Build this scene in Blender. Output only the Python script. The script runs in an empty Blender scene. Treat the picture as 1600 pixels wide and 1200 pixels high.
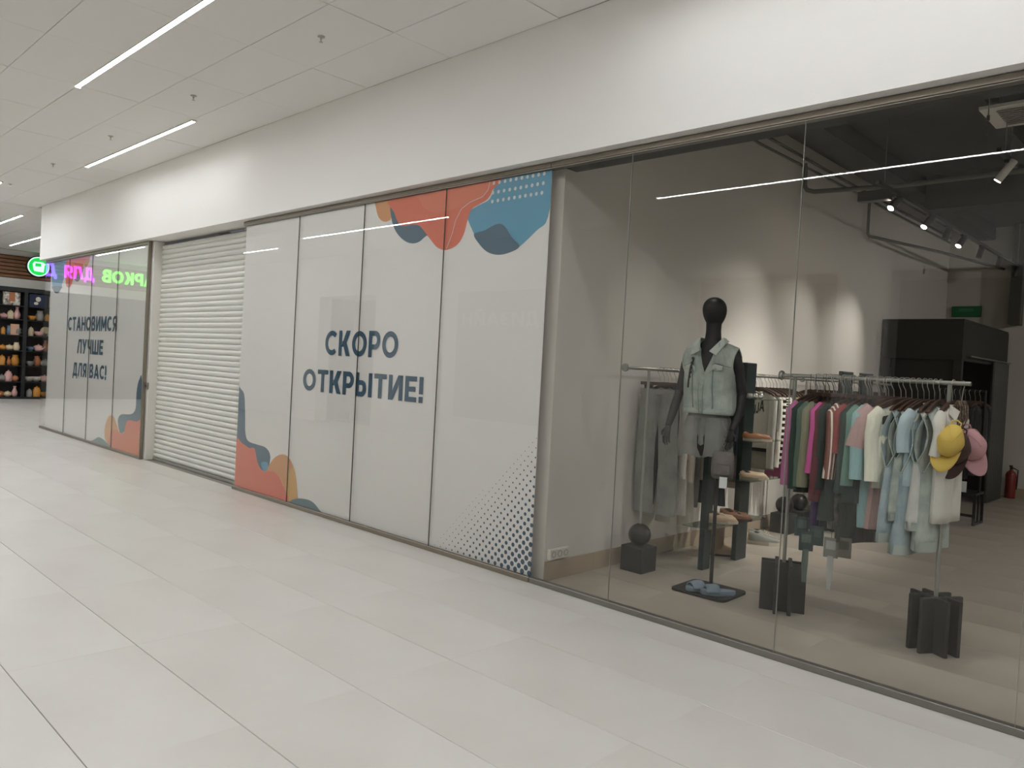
import bpy, bmesh, math, random
from mathutils import Vector, Matrix
random.seed(7)
SC = bpy.context.scene
C = SC.collection
PI = math.pi

# ------------------------------------------------------------------ camera, world, exposure
CAM_Y, CAM_Z = -4.2717, 1.595
YAW, PITCH, ROLL, FPX = math.radians(43.97289), math.radians(1.153575), math.radians(3.097089), 1204.2547
def cam_axes():
    cy, sy, cp, sp = math.cos(YAW), math.sin(YAW), math.cos(PITCH), math.sin(PITCH)
    f = Vector((-sy*cp, cy*cp, -sp)); r = Vector((cy, sy, 0)); u = r.cross(f)
    c, s = math.cos(ROLL), math.sin(ROLL)
    return c*r + s*u, -s*r + c*u, f
cr, cu, cf = cam_axes()
cd = bpy.data.cameras.new('camera'); cam = bpy.data.objects.new('camera', cd); C.objects.link(cam)
cam.matrix_world = Matrix(((cr.x, cu.x, -cf.x, 0), (cr.y, cu.y, -cf.y, CAM_Y), (cr.z, cu.z, -cf.z, CAM_Z), (0, 0, 0, 1)))
cd.sensor_width = 36; cd.lens = FPX/1600*36; cd.clip_start = .05; cd.clip_end = 200
SC.camera = cam
w = bpy.data.worlds.new('world'); SC.world = w; w.use_nodes = True
w.node_tree.nodes['Background'].inputs[0].default_value = (.9, .92, 1, 1)
w.node_tree.nodes['Background'].inputs[1].default_value = .05
SC.view_settings.view_transform = 'Standard'; SC.view_settings.look = 'None'
SC.view_settings.gamma = 1; SC.view_settings.use_curve_mapping = False
SC.view_settings.exposure = 1.25
STRIP = 29.0        # radiance of the ceiling light diffusers
SPOT_W = 82.0       # power of the shop's track spotlights
cy_ = SC.cycles
cy_.use_denoising = True
cy_.max_bounces = 12; cy_.diffuse_bounces = 8; cy_.glossy_bounces = 5; cy_.transparent_max_bounces = 24
cy_.transmission_bounces = 8; cy_.sample_clamp_indirect = 6; cy_.caustics_reflective = False; cy_.caustics_refractive = False

# ------------------------------------------------------------------ materials
def lin(h):
    h = h.lstrip('#'); c = [int(h[i:i+2], 16)/255 for i in (0, 2, 4)]
    return tuple(x/12.92 if x <= .04045 else ((x+.055)/1.055)**2.4 for x in c) + (1,)
def pm(name, col, rough=.6, metal=0, noise=None, bump=None, spec=.5, stripes=None, sheen=0):
    m = bpy.data.materials.new(name); m.use_nodes = True; nt = m.node_tree; n = nt.nodes; l = nt.links
    b = n['Principled BSDF']; b.inputs['Base Color'].default_value = lin(col); b.inputs['Roughness'].default_value = rough
    b.inputs['Metallic'].default_value = metal; b.inputs['Specular IOR Level'].default_value = spec
    if sheen: b.inputs['Sheen Weight'].default_value = sheen
    tc = n.new('ShaderNodeTexCoord')
    if noise:
        sc, col2, det = noise[0], noise[1], noise[2] if len(noise) > 2 else 3
        nz = n.new('ShaderNodeTexNoise'); nz.inputs['Scale'].default_value = sc; nz.inputs['Detail'].default_value = det
        l.new(tc.outputs['Object'], nz.inputs['Vector'])
        rp = n.new('ShaderNodeValToRGB'); rp.color_ramp.elements[0].position = .35; rp.color_ramp.elements[1].position = .68
        rp.color_ramp.elements[0].color = lin(col); rp.color_ramp.elements[1].color = lin(col2)
        l.new(nz.outputs['Fac'], rp.inputs['Fac']); l.new(rp.outputs['Color'], b.inputs['Base Color'])
    if stripes:     # (axis 'X'/'Y'/'Z', scale, other colour, threshold)
        ax, sc, col2, th = stripes
        sp = n.new('ShaderNodeSeparateXYZ'); l.new(tc.outputs['Object'], sp.inputs[0])
        mu = n.new('ShaderNodeMath'); mu.operation = 'MULTIPLY'; mu.inputs[1].default_value = sc; l.new(sp.outputs[ax], mu.inputs[0])
        fr = n.new('ShaderNodeMath'); fr.operation = 'FRACT'; l.new(mu.outputs[0], fr.inputs[0])
        gt = n.new('ShaderNodeMath'); gt.operation = 'GREATER_THAN'; gt.inputs[1].default_value = th; l.new(fr.outputs[0], gt.inputs[0])
        mx = n.new('ShaderNodeMix'); mx.data_type = 'RGBA'; l.new(gt.outputs[0], mx.inputs[0])
        mx.inputs[6].default_value = lin(col); mx.inputs[7].default_value = lin(col2); l.new(mx.outputs[2], b.inputs['Base Color'])
    if bump:
        nz = n.new('ShaderNodeTexNoise'); nz.inputs['Scale'].default_value = bump[0]; nz.inputs['Detail'].default_value = 4
        l.new(tc.outputs['Object'], nz.inputs['Vector'])
        bp = n.new('ShaderNodeBump'); bp.inputs['Strength'].default_value = bump[1]; bp.inputs['Distance'].default_value = .02
        l.new(nz.outputs['Fac'], bp.inputs['Height']); l.new(bp.outputs['Normal'], b.inputs['Normal'])
    return m
def em(name, col, s):
    m = bpy.data.materials.new(name); m.use_nodes = True; nt = m.node_tree
    b = nt.nodes['Principled BSDF']; b.inputs['Base Color'].default_value = lin(col)
    b.inputs['Emission Color'].default_value = lin(col); b.inputs['Emission Strength'].default_value = s
    return m
def glass(name, tint, rough=0.0, ior=1.5):
    m = bpy.data.materials.new(name); m.use_nodes = True; nt = m.node_tree; n = nt.nodes; l = nt.links
    for x in list(n): n.remove(x)
    out = n.new('ShaderNodeOutputMaterial'); mix = n.new('ShaderNodeMixShader'); tr = n.new('ShaderNodeBsdfTransparent')
    gl = n.new('ShaderNodeBsdfGlossy'); gl.inputs['Roughness'].default_value = rough; gl.inputs['Color'].default_value = (1, 1, 1, 1)
    tr.inputs['Color'].default_value = lin(tint)
    fr = n.new('ShaderNodeFresnel'); geo = n.new('ShaderNodeNewGeometry'); mi = n.new('ShaderNodeMapRange')
    mi.inputs['To Min'].default_value = ior; mi.inputs['To Max'].default_value = 1/ior
    l.new(geo.outputs['Backfacing'], mi.inputs['Value']); l.new(mi.outputs[0], fr.inputs['IOR'])
    l.new(fr.outputs[0], mix.inputs[0]); l.new(tr.outputs[0], mix.inputs[1]); l.new(gl.outputs[0], mix.inputs[2]); l.new(mix.outputs[0], out.inputs[0])
    return m
M = {}
def mt(key, *a, **k):
    if key not in M: M[key] = pm(key, *a, **k)
    return M[key]
mt('floor_tile', '#d3d0c9', .33, noise=(.9, '#cac6be', 5), bump=(14, .02))
mt('grout', '#8f8a80', .9)
mt('shop_tile', '#b7afa2', .4, noise=(.8, '#a39a8d', 5))
mt('ceil_tile', '#e8e6e3', .85, bump=(300, .08)); mt('ceil_grid', '#a5a198', .8)
mt('plaster', '#e9e7e3', .8, bump=(60, .015)); mt('white_paint', '#d9d7cf', .55)
mt('shop_wall', '#d8d4cc', .75, bump=(40, .02))
mt('black_ceiling', '#3a3935', .9, noise=(2.2, '#2b2b28', 5), bump=(8, .3)); mt('dark_pipe', '#57554e', .6)
mt('bronze', '#8d8477', .38, .75); mt('steel_grey', '#85827b', .42, .6)
mt('film', '#eceae8', .4, bump=(1.4, .16)); mt('skirt', '#b5a58f', .5, noise=(3, '#a69781'))
mt('shutter', '#d6d5cf', .4); mt('shutter_dark', '#8f8d86', .5)
mt('chrome', '#b9b6ae', .28, .9); mt('rack_metal', '#a9aaa3', .38, .7); mt('wood_dark', '#4b3326', .55, noise=(12, '#35241b'))
mt('black_block', '#24241f', .6, noise=(30, '#2d2d28')); mt('black_gloss', '#1b1918', .3); mt('mannequin', '#211f1f', .5)
mt('panel_green', '#1d2b2c', .5); mt('black_plastic', '#1d1d1c', .45); mt('dark_grey', '#3c3b37', .7)
mt('fitting', '#2b2b28', .7, noise=(1.5, '#262623')); mt('curtain', '#5a5a55', .9)
mt('wood_slat', '#8a5f3c', .5, noise=(3, '#7a5233', 6)); mt('brown_dark', '#3a2a1f', .6)
mt('shelf_black', '#1e2022', .5); mt('display_back', '#33302c', .7)
mt('ink_navy', '#35586f', .55); mt('p_orange', '#d79a66', .55); mt('p_navy', '#4f6b80', .55); mt('p_red', '#e0745a', .55); mt('p_salmon', '#e38064', .55)
mt('p_blue', '#62a3c2', .55); mt('p_navy2', '#4f6b80', .55); mt('p_white', '#dfe4e2', .55); mt('p_teal', '#67848b', .55); mt('p_yellow', '#d9ab62', .55)
mt('seal_dark', '#4d4c47', .6); mt('seal_light', '#8d8f87', .4)
mt('lens_off', '#4a4a46', .4)
M['glass'] = glass('storefront_glass', '#fbfbfa', ior=1.37); M['shelf_glass'] = glass('shelf_glass', '#dbe6df')
M['strip'] = em('light_diffuser', '#f7f9fd', STRIP)
M['strip_soft'] = em('light_diffuser_soft', '#f7f9fd', STRIP*.68); M['strip_bright'] = em('light_diffuser_bright', '#f7f9fd', STRIP*1.3)
M['spot_on'] = em('spot_lens', '#fff1dd', 25)

# ------------------------------------------------------------------ mesh builder
class MB:
    def __init__(s): s.v = []; s.f = []
    def add(s, vs, fs):
        o = len(s.v); s.v += [tuple(p) for p in vs]; s.f += [tuple(i+o for i in f) for f in fs]; return s
    def box(s, x0, x1, y0, y1, z0, z1):
        return s.add([(x0,y0,z0),(x1,y0,z0),(x1,y1,z0),(x0,y1,z0),(x0,y0,z1),(x1,y0,z1),(x1,y1,z1),(x0,y1,z1)],
                     [(3,2,1,0),(4,5,6,7),(0,1,5,4),(1,2,6,5),(2,3,7,6),(3,0,4,7)])
    def obox(s, c, size, mat3):
        hx, hy, hz = (k/2 for k in size); pts = []
        for z in (-hz, hz):
            for x, y in ((-hx,-hy),(hx,-hy),(hx,hy),(-hx,hy)): pts.append(Vector(c) + mat3 @ Vector((x, y, z)))
        return s.add(pts, [(3,2,1,0),(4,5,6,7),(0,1,5,4),(1,2,6,5),(2,3,7,6),(3,0,4,7)])
    def loft(s, rings, cap0=True, cap1=True, closed=True):
        n = len(rings[0]); o = []
        vs = [p for r in rings for p in r]; fs = []
        for i in range(len(rings)-1):
            for j in range(n if closed else n-1):
                k = (j+1) % n
                fs.append((i*n+j, i*n+k, (i+1)*n+k, (i+1)*n+j))
        if cap0: fs.append(tuple(range(n-1, -1, -1)))
        if cap1: fs.append(tuple((len(rings)-1)*n+j for j in range(n)))
        return s.add(vs, fs)
    def tube(s, pts, r, n=8, caps=True, flat=1.0):
        pts = [Vector(p) for p in pts]; rs = r if isinstance(r, (list, tuple)) else [r]*len(pts); rings = []
        up = None
        for i, p in enumerate(pts):
            a = pts[max(0, i-1)]; b = pts[min(len(pts)-1, i+1)]; t = (b-a).normalized()
            if up is None:
                up = Vector((0, 1, 0)) if abs(t.y) < .9 else Vector((1, 0, 0))
            e1 = (up - t*up.dot(t)).normalized(); e2 = t.cross(e1); up = e1
            rings.append([p + rs[i]*(flat*math.cos(2*PI*k/n)*e1 + math.sin(2*PI*k/n)*e2) for k in range(n)])
        return s.loft(rings, caps, caps)
    def lathe(s, prof, c=(0,0,0), n=14, axis='Z', cap=True):
        rings = []
        for r, z in prof:
            ring = []
            for k in range(n):
                a = 2*PI*k/n; q = (r*math.cos(a), r*math.sin(a), z)
                if axis == 'X': q = (q[2], q[0], q[1])
                elif axis == 'Y': q = (q[1], q[2], q[0])
                ring.append((q[0]+c[0], q[1]+c[1], q[2]+c[2]))
            rings.append(ring)
        return s.loft(rings, cap, cap)
    def grid(s, fn, nu, nv):
        vs = [fn(i/nu, j/nv) for j in range(nv+1) for i in range(nu+1)]
        fs = [(j*(nu+1)+i, j*(nu+1)+i+1, (j+1)*(nu+1)+i+1, (j+1)*(nu+1)+i) for j in range(nv) for i in range(nu)]
        return s.add(vs, fs)
    def ball(s, c, r, n=16, m=10, sc=(1,1,1)):
        rings = []
        for i in range(m+1):
            a = PI*i/m; rr = max(1e-4, r*math.sin(a)); zz = -r*math.cos(a)
            rings.append([(c[0]+sc[0]*rr*math.cos(2*PI*k/n), c[1]+sc[1]*rr*math.sin(2*PI*k/n), c[2]+sc[2]*zz) for k in range(n)])
        return s.loft(rings)
    def mesh(s, name, m, smooth=False, bevel=0, weld=False):
        me = bpy.data.meshes.new(name); me.from_pydata(s.v, [], s.f)
        if bevel or weld:
            bm = bmesh.new(); bm.from_mesh(me)
            if weld: bmesh.ops.remove_doubles(bm, verts=bm.verts, dist=.0004)
            if bevel: bmesh.ops.bevel(bm, geom=list(bm.edges), offset=bevel, segments=1, affect='EDGES', profile=.5)
            bm.to_mesh(me); bm.free()
        for q in (m if isinstance(m, list) else [m]): me.materials.append(q)
        if smooth:
            me.polygons.foreach_set('use_smooth', [True]*len(me.polygons)); me.set_sharp_from_angle(angle=math.radians(50))
        me.update(); return me
    def build(s, name, m, parent=None, smooth=False, bevel=0, thick=0, loc=None, weld=False, rotz=0):
        return link(name, s.mesh(name, m, smooth, bevel, weld), parent, loc, rotz, thick)
def link(name, me, parent=None, loc=None, rotz=0, thick=0):
    o = bpy.data.objects.new(name, me); C.objects.link(o)
    if parent: o.parent = parent
    if loc: o.location = loc
    if rotz: o.rotation_euler.z = rotz
    if thick:
        md = o.modifiers.new('thickness', 'SOLIDIFY'); md.thickness = thick; md.offset = 0
    return o
def tag(o, label=None, cat=None, group=None, kind=None):
    if label: o['label'] = label
    if cat: o['category'] = cat
    if group: o['group'] = group
    if kind: o['kind'] = kind
    return o
def thing(name, label, cat, loc=(0,0,0), rotz=0, group=None, parent=None):
    o = bpy.data.objects.new(name, None); C.objects.link(o); o.empty_display_size = .1
    o.location = loc; o.rotation_euler.z = rotz
    return tag(o, label, cat, group)
def struct(name, parent=None, loc=(0,0,0)):
    o = bpy.data.objects.new(name, None); C.objects.link(o); o.location = loc; o.empty_display_size = .1
    return tag(o, kind='structure')
def copy_tree(o, loc, rotz=None, label=None):
    c = o.copy(); C.objects.link(c); c.location = loc
    if rotz is not None: c.rotation_euler.z = rotz
    if label: c['label'] = label
    for ch in o.children:
        d = ch.copy(); C.objects.link(d); d.parent = c
        for g in ch.children:
            e = g.copy(); C.objects.link(e); e.parent = d
    return c
def smooth_closed(pts, k=4):
    out = []; n = len(pts)
    for i in range(n):
        p0, p1, p2, p3 = (pts[(i+j-1) % n] for j in range(4))
        for s in range(k):
            t = s/k
            out.append(tuple(.5*((2*p1[a])+(-p0[a]+p2[a])*t+(2*p0[a]-5*p1[a]+4*p2[a]-p3[a])*t*t+(-p0[a]+3*p1[a]-3*p2[a]+p3[a])*t**3) for a in (0, 1)))
    return out
# block lettering drawn stroke by stroke: R rectangle, D slanted bar, A thick arc; cap height 1
def glyphs(t):
    h = t/2; k = t*.88
    def A(cx, cy, rx, ry, a, b): return ('A', cx, cy, rx, ry, a, b)
    S = lambda x: ('R', x, 0, x+t, 1)
    soft = [S(0), ('R', t, 0, .42, k), ('R', t, .48, .42, .48+k), A(.40, (.48+k)/2, .30-h, (.48+k)/2-k/2, -90, 90)]
    brev = [A(.42, 1.24, .15, .13, 180, 360)]
    ii = [S(0), S(.84-t), ('D', .03, 0, .81-t*1.1, 1, t*1.1)]
    aa = [('D', 0, 0, .47-h*1.15, 1, t*1.15), ('D', .94-t*1.15, 0, .47-h*1.15, 1, t*1.15), ('R', .2, .2, .74, .2+k)]
    return {'О': (.98, [A(.49, .5, .49-h, .5-h, 0, 360)]), 'С': (.86, [A(.49, .5, .49-h, .5-h, 48, 312)]),
        'К': (.80, [S(0), ('D', t-.03, .36, .52, 1, t*1.3), ('D', .24, .58, .53, 0, t*1.3)]),
        'Р': (.74, [S(0), ('R', t, 1-k, .42, 1), ('R', t, .30, .42, .30+k), A(.40, .65, .34-h, .35-k/2, -90, 90)]),
        'Т': (.76, [('R', 0, 1-k, .76, 1), ('R', .38-h, 0, .38+h, 1)]), 'Ь': (.70, soft), 'Ы': (1.06, soft+[S(1.06-t)]),
        'И': (.84, ii), 'Й': (.84, ii+brev), 'Е': (.66, [S(0), ('R', 0, 0, .66, k), ('R', 0, 1-k, .66, 1), ('R', 0, .5-k/2, .6, .5+k/2)]),
        '!': (t, [('R', 0, .33, t, 1), ('R', 0, 0, t, t*1.05)]), 'А': (.94, aa), 'A': (.94, aa), 'Н': (.82, [S(0), S(.82-t), ('R', 0, .5-k/2, .82, .5+k/2)]),
        'В': (.76, [S(0), ('R', t, 1-k, .4, 1), ('R', t, .5-k/2, .44, .5+k/2), ('R', t, 0, .44, k), A(.38, .75+k/8, .32-h, .25-k/2.6, -90, 90), A(.42, .25+k/8, .34-h, .25-k/2.6, -90, 90)]),
        'М': (1.0, [S(0), S(1-t), ('D', .0, 1, .5-h*1.1, .2, t*1.1), ('D', 1-t*1.1, 1, .5-h*1.1, .2, t*1.1)]),
        'Я': (.76, [S(.76-t), ('R', .34, 1-k, .7, 1), ('R', .34, .34, .7, .34+k), A(.36, .67, .33-h, .33-k/2, 90, 270), ('D', 0, 0, .30, .42, t*1.2)]),
        'Л': (.86, [S(.86-t), ('R', .27, 1-k, .86, 1), ('D', 0, 0, .25, 1, t)]), 'У': (.84, [('D', .16, 0, .84-t*1.1, 1, t*1.1), ('D', 0, 1, .33, .30, t*1.15)]),
        'Ч': (.74, [S(.74-t), ('R', 0, .6, t, 1), ('R', .32, .33, .7, .33+k), A(.33, .60, .33-h, .27-k/2, 180, 270)]),
        'Ш': (1.14, [S(0), S(.57-h), S(1.14-t), ('R', 0, 0, 1.14, k)]),
        'Д': (.94, [('R', .80-t, .1, .80, 1), ('R', .27, 1-k, .8, 1), ('D', .10, .1, .25, 1, t), ('R', 0, 0, .94, k), ('R', 0, -.2, t*.85, .1), ('R', .94-t*.85, -.2, .94, .1)]),
        'З': (.68, [A(.30, .74, .34-h, .26-k/2, -90, 145), A(.30, .28, .37-h, .28-k/2, -145, 90), ('R', .2, .5-k/2+.01, .36, .5+k/2+.01)]),
        'П': (.82, [S(0), S(.82-t), ('R', 0, 1-k, .82, 1)]), 'J': (.52, [('R', .52-t, .28, .52, 1), A(.26, .28, .26-h, .28-h, 180, 360)]),
        'U': (.76, [('R', 0, .36, t, 1), ('R', .76-t, .36, .76, 1), A(.38, .36, .38-h, .36-h, 180, 360)]), ' ': (.34, [])}
def text_on(name, txt, mat, parent, fn, a0, a1, b0, b1, t=.2, depth=0.0):
    """lettering fitted to a0..a1 along and b0..b1 up; fn(a, b, d) gives the point"""
    G = glyphs(t); x = 0; vs = []; fs = []; lay = 0
    def quad(q):
        nonlocal lay
        o = len(vs); vs.extend((p[0], p[1], lay*.00004) for p in q); fs.append((o, o+1, o+2, o+3))
    for ch in txt:
        w_, st = G[ch]
        for s_ in st:
            lay += 1
            if s_[0] == 'R': quad([(x+s_[1], s_[2]), (x+s_[3], s_[2]), (x+s_[3], s_[4]), (x+s_[1], s_[4])])
            elif s_[0] == 'D': quad([(x+s_[1], s_[2]), (x+s_[1]+s_[5], s_[2]), (x+s_[3]+s_[5], s_[4]), (x+s_[3], s_[4])])
            else:
                _, cx, cy, rx, ry, a, b = s_; n = max(6, int(abs(b-a)/12)); o = len(vs)
                for q in range(n+1):
                    g = math.radians(a+(b-a)*q/n); c_, z_ = math.cos(g), math.sin(g)
                    vs.append((x+cx+(rx+t/2)*c_, cy+(ry+t*.46)*z_, lay*.00004)); vs.append((x+cx+(rx-t/2)*c_, cy+(ry-t*.46)*z_, lay*.00004))
                fs.extend((o+2*q, o+2*q+2, o+2*q+3, o+2*q+1) for q in range(n))
        x += w_+.13
    W = x-.13
    me = bpy.data.meshes.new(name)
    me.from_pydata([fn(a0+p[0]/W*(a1-a0), b0+p[1]*(b1-b0), p[2]+depth) for p in vs], [], fs)
    me.materials.append(mat); me.update()
    return link(name, me, parent, thick=depth)
def in_view(p, m=60):
    v = Vector(p) - Vector((0, CAM_Y, CAM_Z)); z = v.dot(cf)
    if z < .2: return False
    x = 800+FPX*v.dot(cr)/z; y = 600-FPX*v.dot(cu)/z
    return -m < x < 1600+m and -m < y < 1200+m
def box_in_view(x0, x1, y0, y1, z):
    for i in range(4):
        for j in range(4):
            if in_view((x0+(x1-x0)*i/3, y0+(y1-y0)*j/3, z)): return True
    return False

# ------------------------------------------------------------------ mall: floor, ceiling, walls
H = 4.14
floor = MB().box(-25.6, 9, -7.6, 9, -.1, -.004).build('floor', M['grout']); tag(floor, kind='structure')
tile_me = MB().box(-.5985, .5985, -.2975, .2975, -.02, 0).mesh('tile', M['floor_tile'], bevel=.0015)
cells = []
for i in range(-21, 9):
    for j in range(-11, 1):
        x0 = -1.87+1.1945*i; y0 = -.266+.598*j
        cells.append((x0, x0+1.1945, y0, y0+.598 if x0 < -17 else min(y0+.598, .06)))
i0 = 0
x0c = -16.45
for i in range(-21, -12):
    for j in range(1, 13):
        x0 = -1.87+1.1945*i; y0 = -.266+.598*j
        if x0+1.1945 < x0c-.0: cells.append((x0, x0+1.1945, y0, y0+.598))
vis = [c for c in cells if box_in_view(*c, 0)]; rest = [c for c in cells if not box_in_view(*c, 0)]
vis.sort(key=lambda c: ((c[0]+c[1])/2)**2+((c[2]+c[3])/2-CAM_Y)**2)
rest += vis[290:]; vis = vis[:290]
for c in vis:
    o = link('tile', tile_me, floor, ((c[0]+c[1])/2, (c[2]+c[3])/2, random.uniform(-.0006, .0006)))
    if c[3]-c[2] < .59: o.scale.y = (c[3]-c[2]-.003)/.595
b = MB()
for c in rest: b.box(c[0]+.0015, c[1]-.0015, c[2]+.0015, c[3]-.0015, -.02, 0)
tag(b.build('tile_field', M['floor_tile'], floor), kind='stuff')

ceil = MB().box(-25.6, 9, -6.5, -.0, H+.012, H+.12).box(-25.6, -16.47, 0, 9, H+.012, H+.12).build('ceiling', M['ceil_grid']); tag(ceil, kind='structure')
ct_me = MB().box(-.5865, .5865, -.2915, .2915, -.012, .012).mesh('tile', M['ceil_tile'], bevel=.002)
cells = []
for i in range(-18, 11):
    for j in range(-11, 0): cells.append((-3.763+1.178*i, -3.763+1.178*(i+1), -.085+.588*j, -.085+.588*(j+1)))
for i in range(-18, -10):
    for j in range(0, 14):
        if -3.763+1.178*(i+1) < -16.4: cells.append((-3.763+1.178*i, -3.763+1.178*(i+1), -.085+.588*j, -.085+.588*(j+1)))
vis = [c for c in cells if box_in_view(*c, H)]; rest = [c for c in cells if not box_in_view(*c, H)]
vis.sort(key=lambda c: ((c[0]+c[1])/2)**2+((c[2]+c[3])/2-CAM_Y)**2); rest += vis[280:]; vis = vis[:280]
for c in vis: link('tile', ct_me, ceil, ((c[0]+c[1])/2, (c[2]+c[3])/2, H+.012+random.uniform(-.002, .0015)))
b = MB()
for c in rest: b.box(c[0]+.003, c[1]-.003, c[2]+.003, c[3]-.003, H, H+.02)
tag(b.build('tile_field', M['ceil_tile'], ceil), kind='stuff')

BZ = 3.141
wf = MB().box(-16.47, 9, -.085, .25, BZ, H).build('wall_front', M['plaster']); tag(wf, kind='structure')
tag(MB().box(-25.6, -25.2, -6.5, 9, 0, H+.1).build('wall_left', M['plaster']), kind='structure')
tag(MB().box(9, 9.2, -6.5, 10.2, 0, H+.2).build('wall_right', M['plaster']), kind='structure')
tag(MB().box(-25.6, -16.3, 9, 9.2, 0, H+.1).build('wall_passage', M['plaster']), kind='structure')
tag(MB().box(-16.42, -16.25, .12, 9, 0, H).build('wall_end', M['plaster']), kind='structure')
# opposite side of the hall (seen only mirrored in the glass)
ow = MB().box(-25.6, 9, -6.7, -6.35, BZ, H)
ow.box(-17.2, -14.8, -7.6, -6.5, BZ, BZ+.05).box(-6.5, 6, -7.6, -6.5, BZ, BZ+.05)
for a, c_ in ((-25.2, -17.2), (-14.8, -6.5), (-4.2, -3.5), (6, 9)): ow.box(a, c_, -6.7, -6.35, 0, BZ)
tag(ow.build('wall_opposite', M['plaster']), kind='structure')
tag(MB().box(-17.4, -14.6, -7.6, -7.4, 0, BZ).box(-17.4, -17.2, -7.4, -6.7, 0, BZ).box(-14.8, -14.6, -7.4, -6.7, 0, BZ).build('wall_recess', M['dark_grey']), kind='structure')
tag(MB().box(-6.7, 6.2, -7.6, -7.4, 0, BZ).box(-6.7, -6.5, -7.4, -6.7, 0, BZ).box(6, 6.2, -7.4, -6.7, 0, BZ).build('wall_recess', M['dark_grey']), kind='structure')

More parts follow.
